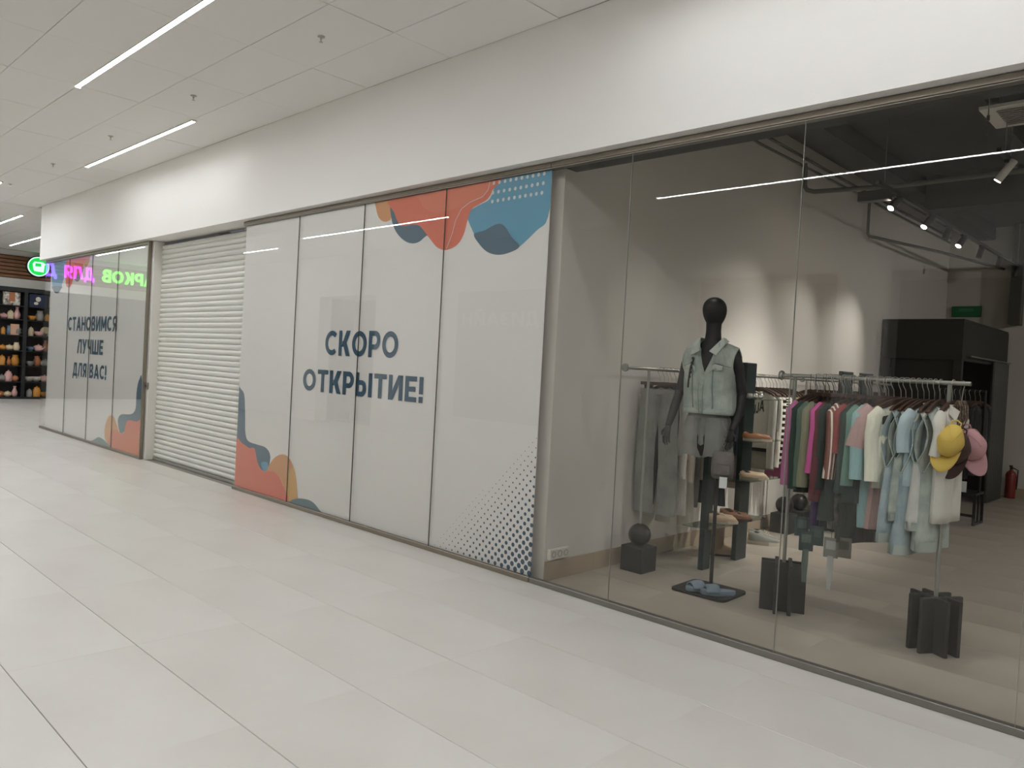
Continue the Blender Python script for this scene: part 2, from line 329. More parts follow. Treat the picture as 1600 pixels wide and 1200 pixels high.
# outlines of the printed shapes on the window films, as (x, z) in metres
ART = {
    'orange': [(-6.068, 3.143), (-6.046, 3.024), (-5.996, 2.938), (-5.912, 2.894), (-5.845, 2.896), (-5.811, 2.92), (-5.822, 3.115)],
    'navy': [(-5.84, 3.126), (-5.823, 2.983), (-5.784, 2.873), (-5.713, 2.776), (-5.599, 2.697), (-5.48, 2.66), (-5.373, 2.669), (-5.279, 2.713), (-5.192, 2.702), (-5.389, 2.87), (-5.742, 3.123)],
    'red': [(-5.791, 3.129), (-5.757, 2.958), (-5.686, 2.86), (-5.604, 2.827), (-5.494, 2.829), (-5.398, 2.814), (-5.328, 2.767), (-5.229, 2.68), (-5.128, 2.601), (-5.01, 2.57), (-4.873, 2.604), (-4.796, 2.686), (-4.758, 2.802), (-4.718, 2.882), (-4.629, 2.915), (-4.53, 2.949), (-4.48, 3.014), (-4.466, 3.119)],
    'salmon': [(-5.405, 3.126), (-5.386, 3.022), (-5.33, 2.957), (-5.209, 2.91), (-5.056, 2.901), (-4.922, 2.914), (-4.816, 2.94), (-4.611, 2.975), (-4.524, 3.019), (-4.505, 3.117)],
    'blue': [(-4.471, 3.123), (-4.457, 3.057), (-4.508, 2.946), (-4.628, 2.91), (-4.729, 2.877), (-4.765, 2.827), (-4.68, 2.69), (-4.604, 2.593), (-4.504, 2.521), (-4.388, 2.49), (-4.268, 2.496), (-4.147, 2.537), (-3.975, 2.648), (-3.869, 2.737), (-3.85, 3.108)],
    'navy2': [(-4.672, 2.676), (-4.544, 2.697), (-4.436, 2.73), (-4.367, 2.733), (-4.309, 2.699), (-4.236, 2.618), (-4.147, 2.537), (-4.268, 2.496), (-4.388, 2.49), (-4.504, 2.521), (-4.599, 2.589)],
    'line': [(-4.512, 3.087), (-4.529, 3.02), (-4.588, 2.973), (-4.735, 2.945), (-4.837, 2.902), (-4.902, 2.816), (-4.941, 2.698), (-5.006, 2.577)],
    'dots': [(-4.466, 3.066), (-4.403, 3.066), (-4.341, 3.066), (-4.279, 3.067), (-4.219, 3.067), (-4.159, 3.068), (-4.1, 3.068), (-4.042, 3.068), (-3.984, 3.069), (-3.928, 3.069), (-4.471, 2.99), (-4.408, 2.991), (-4.346, 2.992), (-4.284, 2.992), (-4.223, 2.993), (-4.164, 2.994), (-4.105, 2.995), (-4.046, 2.996), (-3.989, 2.997), (-3.932, 2.998), (-4.473, 2.921), (-4.41, 2.922), (-4.349, 2.922), (-4.288, 2.923), (-4.228, 2.924), (-4.169, 2.924), (-4.111, 2.925), (-4.053, 2.925), (-3.997, 2.926), (-3.941, 2.927)],
    'b_navy': [(-8.684, 1.19), (-8.55, 1.179), (-8.465, 1.116), (-8.424, 0.901), (-8.396, 0.686), (-8.317, 0.595), (-8.107, 0.577), (-7.923, 0.567), (-7.81, 0.506), (-7.806, 0.402), (-7.868, 0.305), (-7.988, 0.298), (-8.122, 0.409), (-8.288, 0.496), (-8.666, 0.533)],
    'b_red': [(-8.669, 0.571), (-8.455, 0.555), (-8.284, 0.518), (-8.158, 0.526), (-8.069, 0.37), (-7.94, 0.299), (-7.751, 0.323), (-7.616, 0.3), (-7.486, 0.191), (-7.435, 0.002), (-8.66, -0.069)],
    'b_orange': [(-7.879, 0.295), (-7.735, 0.455), (-7.569, 0.528), (-7.416, 0.517), (-7.286, 0.41), (-7.216, 0.236), (-7.195, 0.013), (-7.464, 0.012), (-7.486, 0.191), (-7.616, 0.3), (-7.74, 0.322)],
    'b_yellow': [(-7.4, 0.338), (-7.298, 0.423), (-7.216, 0.236), (-7.195, 0.013), (-7.447, 0.015), (-7.443, 0.203)],
    'b_teal': [(-7.378, -0.017), (-7.319, 0.064), (-7.146, 0.114), (-6.938, 0.124), (-6.798, 0.078), (-6.73, -0.005)],
    'b_blue': [(-7.996, 0.379), (-7.878, 0.408), (-7.833, 0.369), (-7.874, 0.301), (-7.94, 0.299)],
    'l_blue': [(-16.106, 3.148), (-16.056, 2.728), (-16.019, 2.647), (-15.943, 2.565), (-15.807, 2.515), (-15.638, 2.519), (-15.521, 2.578), (-15.452, 2.679), (-15.33, 2.84), (-15.331, 3.147)],
    'l_navy': [(-16.028, 2.647), (-15.465, 2.627), (-15.521, 2.578), (-15.638, 2.519), (-15.807, 2.515), (-15.943, 2.565)],
    'l_red': [(-15.556, 3.148), (-15.45, 2.975), (-15.31, 2.839), (-15.247, 2.671), (-15.178, 2.611), (-15.077, 2.595), (-14.961, 2.616), (-14.859, 2.731), (-14.792, 2.803), (-14.545, 2.804), (-14.374, 2.918), (-14.329, 3.134)],
    'l_teal': [(-14.814, 2.829), (-14.812, 2.754), (-14.74, 2.699), (-14.623, 2.682), (-14.531, 2.699), (-14.414, 2.798), (-14.337, 2.916), (-14.591, 2.868)],
    'l_orange': [(-14.33, 3.146), (-14.307, 2.963), (-14.227, 2.91), (-14.123, 2.941), (-14.053, 3.009), (-14.05, 3.152)],
    'm_navy': [(-11.574, 1.168), (-11.668, 1.145), (-11.724, 1.061), (-11.757, 0.922), (-11.753, 0.747), (-11.809, 0.662), (-11.954, 0.612), (-12.295, 0.585), (-12.413, 0.536), (-12.451, 0.461), (-12.391, 0.349), (-12.332, 0.303), (-12.244, 0.305), (-12.162, 0.345), (-12.105, 0.453), (-12.01, 0.519), (-11.502, 0.538)],
    'm_red': [(-11.502, 0.538), (-11.71, 0.523), (-11.961, 0.527), (-12.076, 0.494), (-12.135, 0.412), (-12.176, 0.318), (-12.314, 0.302), (-12.442, 0.332), (-12.622, 0.321), (-12.761, 0.248), (-12.836, 0.094), (-12.773, 0.034), (-11.441, 0.008)],
    'm_orange': [(-12.934, 0.124), (-13.006, 0.238), (-12.966, 0.376), (-12.866, 0.492), (-12.74, 0.532), (-12.609, 0.514), (-12.508, 0.43), (-12.404, 0.309), (-12.622, 0.317), (-12.761, 0.248), (-12.826, 0.102)],
    'm_teal': [(-13.593, 0.02), (-13.439, 0.085), (-13.266, 0.141), (-13.089, 0.135), (-12.893, 0.095), (-12.716, 0.027)],
}
# ------------------------------------------------------------------ ceiling lights of the hall
def strip(x0, n, y, label, z=H, group='linear ceiling lights of the hall', seg=1.178):
    t = thing('ceiling_light', label, 'ceiling light', (x0, y, z), group=group)
    dz = -.018 if y > -1.0 else -.010
    MB().box(0, n*seg, -.026, -.021, dz, .006).box(0, n*seg, .021, .026, dz, .006).box(-.004, 0, -.026, .026, -.022, .006).box(n*seg, n*seg+.004, -.026, .026, -.022, .006).build('housing', M['white_paint'], t)
    for i in range(n):
        MB().box(i*seg+.006, (i+1)*seg-.006, -.02, .02, -.008 if y > -2 else -.0105, .004).build('diffuser', M['strip_soft' if y > -1 and x0 > -13 else 'strip_bright' if x0 > .5 else 'strip'], t)
    return t
strip(-8.475, 3, -1.85, 'long linear ceiling light running out of the top of the photo')
strip(-12.09, 3, -.66, 'linear ceiling light close above the white bulkhead')
strip(-18.1, 3, -1.15, 'linear ceiling light whose bright end touches the photo edge')
strip(-21.45, 3, -.05, 'linear ceiling light in line with the block corner, far away')
strip(-23.85, 3, 1.1, 'farthest linear ceiling light, cut by the corner of the bulkhead')
strip(-2.9, 3, -.66, 'linear ceiling light above the clothes shop window')
strip(1.4, 3, -1.85, 'linear ceiling light behind the photographer, near the shop fronts')
strip(-14.8, 4, -4.4, 'linear ceiling light mirrored in the middle window')
strip(-6.3, 4, -5.0, 'linear ceiling light mirrored in the clothes shop window')
strip(-20.3, 3, -4.9, 'linear ceiling light mirrored in the far end of the middle window')
strip(-23.6, 3, -3.1, 'linear ceiling light mirrored in the far left window')
strip(0.6, 3, -4.4, 'linear ceiling light behind the photographer, near the opposite wall')
strip(-21.4, 3, 4.6, 'linear ceiling light in the side passage')
for k, (x, nm) in enumerate(((-24.6, 'at the far end wall'), (-20.8, 'level with the block corner'), (-17.0, 'level with the far left window'), (-13.2, 'level with the shutter'), (-9.4, 'level with the middle window'), (-5.2, 'level with the column'), (-1.4, 'level with the clothes shop'), (2.6, 'behind the photographer'))):
    strip(x, 3 if x != -9.4 else 1, -2.75, 'added linear fill light of the middle row, out of frame, '+nm)  # unseen row, added to raise the ambient light in the hall
strip(4.4, 3, -4.4, 'added linear fill light farthest behind the photographer')  # extra strip added out of view for more ambient light
sp_me = MB().lathe([(.03, 0), (.03, -.006), (.009, -.01), (.009, -.024), (.004, -.028), (.004, -.042), (.016, -.044), (.016, -.047)], n=10).mesh('sprinkler', M['chrome'], True)
for k, (x, y) in enumerate(((-5.47, -.99), (-7.77, -1.01), (-10.12, -1.0), (-12.41, -1.0), (-14.67, -1.0))):
    tag(link('sprinkler', sp_me, None, (x, y, H)), ('first', 'second', 'third', 'fourth', 'fifth')[k] + ' sprinkler head from the near end of the ceiling row', 'sprinkler', 'sprinkler heads in the hall ceiling')

# ------------------------------------------------------------------ storefront windows
def window(no, x0, x1, joints, seal):
    t = struct('window_%d' % no)
    MB().box(x0, x1, 0, .05, BZ-.042, BZ-.004).build('top_rail', M['bronze'], t, bevel=.003)
    MB().box(x0, x1, .0, .05, BZ-.052, BZ-.046).build('rail_lip', M['steel_grey'], t)
    MB().box(x0, x1, 0, .05, 0, .04).build('bottom_rail', M['bronze'] if no < 3 else M['steel_grey'], t, bevel=.003)
    xs = [x0] + joints + [x1]
    for i in range(len(xs)-1):
        MB().box(xs[i]+.0015, xs[i+1]-.0015, .010, .020, .036, BZ-.04).build('pane', M['glass'], t)
    for x in joints: MB().box(x-.0013, x+.0013, .0095, .0205, .04, BZ-.046).build('seal', M[seal], t)
    return t
w1 = window(1, -16.42, -11.49, [-15.03, -13.85, -12.67], 'seal_dark')
MB().box(-11.49, -11.465, 0, .04, 0, BZ-.004).build('end_post', M['bronze'], w1)
w2 = window(2, -8.62, -3.845, [-7.393, -6.21, -5.027], 'seal_dark')
w3 = window(3, -3.839, 6, [-3.114, -1.923, -.733, .46, 1.65, 2.84, 4.03], 'seal_light')

def print_shape(name, key, mat, parent, lay, k=4, clip=None):
    pts = smooth_closed(ART[key], k)
    if clip: pts = [(min(max(x, clip[0]), clip[1]), min(max(z, clip[2]), clip[3])) for x, z in pts]
    MB().add([(x, FY-.0007*lay, z) for x, z in pts], [tuple(range(len(pts)))]).build(name, mat, parent)
FY = .028
fn = lambda a, b, d: Vector((a, FY-.0042-d*.5, b))
# middle banner
bx = (-8.60, -3.852, .042, BZ-.054)
bn = thing('window_film', 'white window film announcing an opening, beside the rolled-down shutter', 'window film', (0, 0, 0))
MB().box(bx[0], bx[1], FY, FY+.003, bx[2], bx[3]).build('film', M['film'], bn)
for nm, key, m_, ly in (('orange_drop', 'orange', 'p_orange', 1), ('blue_blob', 'blue', 'p_blue', 1), ('navy_drop', 'navy', 'p_navy', 2), ('red_blob', 'red', 'p_red', 3),
                        ('salmon_blob', 'salmon', 'p_salmon', 4), ('navy_hill', 'navy2', 'p_navy2', 3), ('navy_wave', 'b_navy', 'p_navy', 1), ('blue_patch', 'b_blue', 'p_blue', 2),
                        ('orange_arch', 'b_orange', 'p_orange', 2), ('yellow_patch', 'b_yellow', 'p_yellow', 3), ('red_hill', 'b_red', 'p_red', 4), ('teal_hump', 'b_teal', 'p_teal', 5)):
    print_shape(nm, key, M[m_], bn, ly, clip=bx)
b = MB()
for (x, z) in ART['dots']:
    b.add([(x+.015*math.cos(2*PI*k/12), FY-.0035, z+.015*math.sin(2*PI*k/12)) for k in range(12)], [tuple(range(12))])
tag(b.build('white_dots', M['p_white'], bn), kind='stuff')
ln = ART['line']; b = MB()
for (p, q) in zip(ln[:-1], ln[1:]):
    d = Vector((q[0]-p[0], 0, q[1]-p[1])).normalized(); nn = Vector((-d.z, 0, d.x))*.0025
    b.add([Vector((p[0], FY-.0037, p[1]))+nn, Vector((q[0], FY-.0037, q[1]))+nn, Vector((q[0], FY-.0037, q[1]))-nn, Vector((p[0], FY-.0037, p[1]))-nn], [(0, 1, 2, 3)])
b.build('white_line', M['p_white'], bn)
b = MB(); p_ = .0365
for i in range(0, 40):
    for j in range(0, 48):
        x = -3.862-(i*p_); z = .06+j*p_
        if (i+j) % 2: continue
        s = 1-(i*p_)/1.28-(j*p_)/1.22
        if s <= 0: continue
        r = .0225*min(1, s*1.08)
        if r < .003: continue
        b.add([(x+r*math.cos(2*PI*k/8), FY-.001, z+r*math.sin(2*PI*k/8)) for k in range(8)], [tuple(range(8))])
tag(b.build('halftone_dots', M['ink_navy'], bn), kind='stuff')
text_on('lettering', 'СКОРО', M['ink_navy'], bn, fn, -6.80, -5.60, 1.628, 1.878, .215)
text_on('lettering', 'ОТКРЫТИЕ!', M['ink_navy'], bn, fn, -7.19, -5.215, 1.25, 1.478, .225)
# far banner
bx = (-16.15, -11.50, .042, BZ-.054)
bn = thing('window_film', 'white window film with three lines of text, far left of the shutter', 'window film', (0, 0, 0))
MB().box(bx[0], bx[1], FY, FY+.003, bx[2], bx[3]).build('film', M['film'], bn)
for nm, key, m_, ly in (('orange_drop', 'l_orange', 'p_orange', 1), ('teal_drop', 'l_teal', 'p_teal', 2), ('red_blob', 'l_red', 'p_red', 3), ('blue_drop', 'l_blue', 'p_blue', 4), ('navy_tip', 'l_navy', 'p_navy', 5),
                        ('navy_wave', 'm_navy', 'p_navy', 1), ('orange_arch', 'm_orange', 'p_orange', 2), ('red_hill', 'm_red', 'p_red', 3), ('teal_hump', 'm_teal', 'p_teal', 4)):
    print_shape(nm, key, M[m_], bn, ly, clip=bx)
text_on('lettering', 'СТАНОВИМСЯ', M['ink_navy'], bn, fn, -15.02, -12.66, 1.835, 2.075, .22)
text_on('lettering', 'ЛУЧШЕ', M['ink_navy'], bn, fn, -14.48, -13.22, 1.455, 1.695, .22)
text_on('lettering', 'ДЛЯ ВАС!', M['ink_navy'], bn, fn, -14.66, -13.03, 1.065, 1.295, .22)

# ------------------------------------------------------------------ roller shutter between the windows
tag(MB().box(-11.46, -8.6, .32, .4, 0, BZ).build('wall_behind_shutter', M['dark_grey']), kind='structure')
tag(MB().box(-16.25, -3.95, 3.0, 3.1, 0, BZ+.5).build('wall_back', M['shop_wall']), kind='structure')
rs = thing('roller_shutter', 'white slatted roller shutter pulled down between the two covered windows', 'shutter', (0, 0, 0))
sl = MB()
prof = [(.030, 0), (.014, .008), (.004, .025), (0, .040), (.005, .056), (.016, .066), (.030, .0695)]
sl.loft([[(x, py, pz) for py, pz in prof] for x in (-11.40, -8.66)], True, True)
sl_me = sl.mesh('slat', M['shutter'], True)
for k in range(44): link('slat', sl_me, rs, (0, .165, .035+k*.0695))
MB().box(-11.42, -8.64, .16, .20, .0, .036).build('bottom_bar', M['shutter_dark'], rs, bevel=.004)
MB().box(-11.58, -11.40, .055, .245, 0, BZ-.003).build('guide', M['white_paint'], rs, bevel=.004)
MB().box(-8.66, -8.60, .06, .245, 0, BZ-.003).build('guide', M['white_paint'], rs, bevel=.004)
lk = MB().box(-11.46, -11.385, .03, .06, 1.02, 1.11).build('lock_box', M['steel_grey'], rs, bevel=.006)
MB().lathe([(.012, 0), (.012, -.008)], (-11.42, .03, 1.065), 10, 'Y').build('keyhole', M['black_plastic'], lk)

# ------------------------------------------------------------------ far gift shop at the end of the hall
X0 = -25.2
fs = thing('wooden_fascia', 'brown slatted wooden fascia above the far gift shop', 'fascia', (0, 0, 0))
MB().box(X0+.003, X0+.03, -6.3, 6, 3.37, 4.0).build('backing', M['brown_dark'], fs)
sme = MB().box(-.0, .05, -6.3, 6, 0, .075).mesh('slat', M['wood_slat'], bevel=.004)
for k in range(6): link('slat', sme, fs, (X0+.03, 0, 3.38+k*.104))
tag(MB().box(X0, X0+.10, -6.3, 6, 3.10, 3.36).build('trim_1', M['white_paint']), kind='structure')
tag(MB().box(X0+.002, X0+.05, -6.3, -.62, 0, 3.095).build('wall_dark_front', M['dark_grey']), kind='structure')
ds = thing('round_sign', 'round green light box with white icon on the wooden fascia', 'sign', (X0+.16, 2.07, 3.755))
MB().lathe([(.30, -.08), (.30, 0), (.285, .01)], n=32, axis='X').build('casing', M['black_plastic'], ds, True)
M['sign_white'] = em('sign_white', '#d8fff0', .38); M['sign_green'] = em('sign_green', '#12c84a', .42); M['letter_green'] = em('letter_green', '#5df03a', 2.3); M['letter_purple'] = em('letter_purple', '#b828e0', 2.6); M['letter_violet'] = em('letter_violet', '#6a48f0', 2.6)
MB().lathe([(.275, .010), (.275, .016)], n=32, axis='X').build('ring', M['sign_white'], ds)
MB().lathe([(.245, .016), (.245, .020)], n=32, axis='X').build('disc', M['sign_green'], ds)
ic = MB().add([(.022, -.13, -.08), (.022, -.10, -.135), (.022, .13, -.15), (.022, .15, .06), (.022, .18, .07), (.022, .10, .135), (.022, -.11, .13), (.022, -.15, .07)], [tuple(range(8))]).box(.02, .023, -.1, .1, -.1, .08).build('icon', M['sign_white'], ds)
MB().box(.0235, .0245, -.085, .06, .0, .09).build('icon_screen', M['sign_green'], ic)
lt = thing('letter_sign', 'row of lit coloured letters mirrored in the far left window', 'sign', (0, 0, 0))
fy = lambda a, b, d: Vector((X0+.10+d, a, b))
text_on('lettering', 'ПОДАРКОВ', M['letter_green'], lt, fy, -6.25, -3.74, 3.53, 3.90, .2, .03)
text_on('lettering', 'ДЛЯ', M['letter_purple'], lt, fy, -3.52, -2.72, 3.53, 3.90, .2, .03)
text_on('lettering', 'ДОМА', M['letter_violet'], lt, fy, -2.52, -1.0, 3.53, 3.90, .2, .03)
sc_ = thing('display_shelving', 'black backed shelving full of crockery in the far gift shop', 'shelving', (X0, 0, 0))
MB().box(.0, .03, -.6, 4.2, 0, 3.1).build('back_panel', M['display_back'], sc_)
MB().box(.03, .40, -.6, 4.2, 0, .06).build('plinth', M['shelf_black'], sc_)
MB().box(.03, .40, -.6, 4.2, 2.98, 3.1).build('top_panel', M['shelf_black'], sc_)
for y in (-.6, .62, 1.70, 2.82, 4.1): MB().box(.03, .41, y, y+.09, .06, 2.98).build('upright', M['shelf_black'], sc_)
SZ = [.06, .486, .93, 1.353, 1.78, 2.22, 2.60]
for z in SZ[1:]:
    for y0, y1 in ((-.51, .62), (.71, 1.70), (1.79, 2.82), (2.91, 4.1)): MB().box(.03, .40, y0, y1, z-.025, z).build('shelf', M['shelf_black'], sc_)
# stock on those shelves
cm = {'white': mt('cer_white', '#e4ded2', .3), 'cream': mt('cer_cream', '#d8c6a4', .4), 'terracotta': mt('cer_terra', '#b0714a', .5), 'amber': mt('cer_amber', '#c98b3a', .25),
      'pink': mt('cer_pink', '#d7a9a4', .4), 'green': mt('cer_green', '#7d8c5c', .4), 'grey': mt('cer_grey', '#8d8a84', .4), 'blue': mt('cer_blue', '#6d88a0', .35)}
SH = {'vase': [(.03, 0), (.055, .03), (.06, .10), (.03, .17), (.022, .21), (.035, .24)], 'bowl': [(.03, 0), (.05, .01), (.085, .06), (.10, .10), (.092, .10), (.04, .02)],
      'jug': [(.05, 0), (.07, .04), (.065, .12), (.045, .17), (.055, .20)], 'cup': [(.03, 0), (.045, .02), (.05, .09), (.044, .09)], 'jar': [(.055, 0), (.06, .02), (.06, .14), (.045, .155), (.045, .18), (.012, .19), (.012, .21)],
      'teapot': [(.05, 0), (.085, .04), (.085, .09), (.05, .13), (.012, .135), (.016, .155)]}
mes = {}
order = ['first', 'second', 'third', 'fourth', 'fifth', 'sixth']
for si, z in enumerate(SZ[:6]):
    for bay, (y0, y1) in enumerate(((1.02, 1.66), (1.84, 2.78))):
        n = 4 if bay == 0 else 5
        for k in range(n):
            kind = random.choice(list(SH)); col = random.choice(list(cm))
            if (kind, col) not in mes:
                mb = MB().lathe(SH[kind], n=12)
                if kind in ('jug', 'cup', 'teapot'): mb.tube([(.05, 0, .03), (.095, 0, .05), (.095, 0, .10), (.05, 0, .12)], .008, 6)
                if kind == 'teapot': mb.tube([(-.07, 0, .05), (-.12, 0, .08), (-.14, 0, .12)], [.018, .012, .009], 6)
                mes[kind, col] = mb.mesh(kind, cm[col], True)
            y = y0+(k+.5)*(y1-y0)/n
            o = link(kind, mes[kind, col], None, (X0+.24+random.uniform(-.04, .06), y, z)); s = random.uniform(1.0, 1.5); o.scale = (s*1.1, s*.95, s)
            o.rotation_euler.z = random.uniform(0, 6)
            tag(o, '%s %s, %s on the %s gift shop shelf up, %s bay' % (col, kind, order[k], order[si], ('left', 'right')[bay]), kind, 'crockery on the gift shop shelves')
tag(MB().lathe([(.12, 0), (.14, .02), (.02, .022)], axis='X', n=20).build('plate', cm['cream'], None, True, loc=(X0+.2, 2.3, 1.92)), 'round cream plate stood up on a shelf of the gift shop', 'plate')
g = tag(MB().box(0, .12, -.2, .2, 0, .36).build('gift_box', mt('box_pattern', '#e8e2d6', .6, noise=(14, '#5b5148')), None, bevel=.004, loc=(X0+.2, 1.42, 2.60)), 'white patterned gift box on the top shelf of the gift shop', 'box')
MB().box(.12, .125, -.07, .07, .1, .36).build('brown_panel', cm['terracotta'], g)
g = tag(MB().box(0, .12, -.22, .22, 0, .36).build('gift_box', mt('box_navy', '#27304a', .6, noise=(9, '#2c3652')), None, bevel=.004, loc=(X0+.2, 2.06, 2.60)), 'navy gift box with white motif on the top shelf of the gift shop', 'box')
MB().ball((.125, .0, .22), .07, 10, 6, (.1, 1, 1)).ball((.125, -.05, .1), .06, 10, 6, (.1, 1, .7)).build('motif', cm['white'], g, True)
g = tag(MB().box(0, .12, -.2, .2, 0, .32).build('gift_box', mt('box_tan', '#c8b79e', .6), None, bevel=.004, loc=(X0+.2, 2.55, 2.60)), 'beige gift box with an orange panel on the top shelf of the gift shop', 'box')
MB().box(.12, .125, -.14, .14, .06, .26).build('orange_panel', mt('box_orange', '#d09a5c', .6), g)
g = tag(MB().box(0, .03, -.1, .1, 0, .3).build('picture_card', mt('card_pink', '#d3a98c', .7), None, loc=(X0+.28, 1.52, 1.78)), 'upright salmon card leaning on a gift shop shelf', 'card')
g = thing('banner_board', 'grey board with faint white letters mirrored in the middle window', 'sign', (0, 0, 0))
MB().box(-11.9, -9.5, -6.345, -6.31, .55, 3.1).build('board', mt('board_grey', '#a19f98', .7), g)
text_on('lettering', 'ДИЗАЙН', M['p_white'], g, lambda a, b, d: Vector((a, -6.306, b)), -9.62, -11.75, 2.42, 2.68)
# ------------------------------------------------------------------ clothes shop shell
WX = -3.80
fl2 = MB().box(WX, 6.2, .06, 10.2, -.1, -.004).build('floor', M['grout']); tag(fl2, kind='structure')
st_me = MB().box(-.5985, .5985, -.2975, .2975, -.02, 0).mesh('tile', M['shop_tile'], bevel=.0012)
rest = MB()
for i in range(-2, 7):
    for j in range(0, 17):
        x0 = -1.87+1.1945*i; x1 = x0+1.1945; y0 = .062+.598*j
        if x0 < WX: x0 = WX
        if x1 <= WX: continue
        if box_in_view(x0, x1, y0, y0+.598, 0):
            o = link('tile', st_me, fl2, ((x0+x1)/2, y0+.299, random.uniform(-.0005, .0005))); o.scale.x = (x1-x0-.003)/1.191
        else: rest.box(x0+.002, x1-.002, y0+.002, y0+.596, -.02, 0)
tag(rest.build('tile_field', M['shop_tile'], fl2), kind='stuff')
wl = MB().box(-3.95, WX, .12, 10.2, 0, 4.3).build('wall_shop_left', M['shop_wall']); tag(wl, kind='structure')
tag(MB().box(WX, 6.2, 10.0, 10.2, 0, 4.3).build('wall_shop_back', M['shop_wall']), kind='structure')
tag(MB().box(6, 6.2, .1, 10, 0, 4.3).build('wall_shop_right', M['shop_wall']), kind='structure')
c2 = MB().box(-3.95, 6.2, .25, 10.2, 4.28, 4.4).build('ceiling', M['black_ceiling']); tag(c2, kind='structure')
MB().box(-3.45, -3.15, .3, 10, 4.08, 4.28).build('beam', M['black_ceiling'], c2)
MB().box(-1.95, -1.80, .3, 10, 4.10, 4.28).build('beam', M['black_ceiling'], c2)
MB().box(.6, .75, .3, 10, 4.10, 4.28).build('beam', M['black_ceiling'], c2)
MB().box(-3.1, 6, 6.2, 6.5, 3.85, 4.28).build('beam', M['black_ceiling'], c2)
tag(MB().box(-3.95, 6.2, .06, .25, BZ-.03, 4.3).build('wall_bulkhead_back', M['black_ceiling']), kind='structure')
sk = struct('baseboard_left')
for k in range(10):
    y0 = .12+k*.6
    MB().box(WX, WX+.011, y0+.001, min(y0+.599, 7.0), 0, .142).build('tile', M['skirt'], sk, bevel=.001)
sk = struct('baseboard_back')
for k in range(8): MB().box(-2.78+k*.6+.001, -2.78+k*.6+.599, 9.988, 10, 0, .142).build('tile', M['skirt'], sk)
# pipes and services
def pipe(name, pts, r, label, mat='dark_pipe'):
    return tag(MB().tube(pts, r, 8).build(name, M[mat], None, True), label, 'pipe')
pipe('conduit', [(WX+.03, .3, 4.12), (WX+.03, 1.6, 4.10), (WX+.03, 2.6, 4.13), (WX+.03, 5.4, 4.12), (WX+.03, 9.9, 4.14)], .016, 'upper thin conduit running along the top of the shop side wall')
pipe('conduit', [(WX+.03, .3, 4.05), (WX+.03, 1.8, 4.06), (WX+.03, 3.1, 4.02), (WX+.03, 6.0, 4.05), (WX+.03, 9.9, 4.06)], .014, 'lower thin conduit running along the top of the shop side wall')
pipe('bent_pipe', [(WX+.06, 4.10, 4.05), (WX+.06, 4.12, 3.98), (WX+.06, 4.13, 3.80), (WX+.08, 4.15, 3.76), (WX+.14, 4.2, 3.745), (-2.9, 4.6, 3.80), (-1.4, 4.75, 3.84), (2, 4.9, 3.9)], .026, 'grey pipe bending off the side wall and crossing under the dark ceiling')
pipe('bent_pipe', [(WX+.06, 6.1, 4.05), (WX+.06, 6.1, 3.60), (WX+.08, 6.12, 3.56), (WX+.14, 6.2, 3.55), (-3.3, 7.6, 3.55), (-3.0, 9.98, 3.6)], .02, 'thin black pipe dropping in a loop at the rear of the side wall')
tag(MB().box(-2.86, -2.70, 9.8, 10.0, 2.7, 4.28).build('service_duct', M['dark_pipe'], None, bevel=.005), 'dark vertical duct on the back wall above the fitting room', 'duct')
ac = thing('air_conditioner', 'square ceiling air vent with fine louvres under the dark shop ceiling', 'air vent', (-1.43, 3.13, 3.9))
MB().box(-.32, .52, -.29, .29, 0, .03).build('frame', M['white_paint'], ac, bevel=.004)
for k in range(9): MB().obox((.12, -.2+k*.05, -.004), (.66, .034, .004), Matrix.Rotation(.5, 3, 'X')).build('slat', M['steel_grey'], ac)
MB().box(-.2, .4, -.2, .2, .03, .36).build('box', M['dark_pipe'], ac)
for k, (x, y) in enumerate(((-1.62, 2.6), (.9, 2.6))):
    tag(MB().tube([(x, y, 4.28), (x, y, 3.62)], .004, 6).lathe([(.012, -.02), (.012, .02)], (x, y, 3.75), 8).build('hanging_rod', M['chrome'], None, True), ('thin steel hanging rod in front of the ceiling vent', 'thin steel hanging rod far right of the ceiling vent')[k], 'rod')
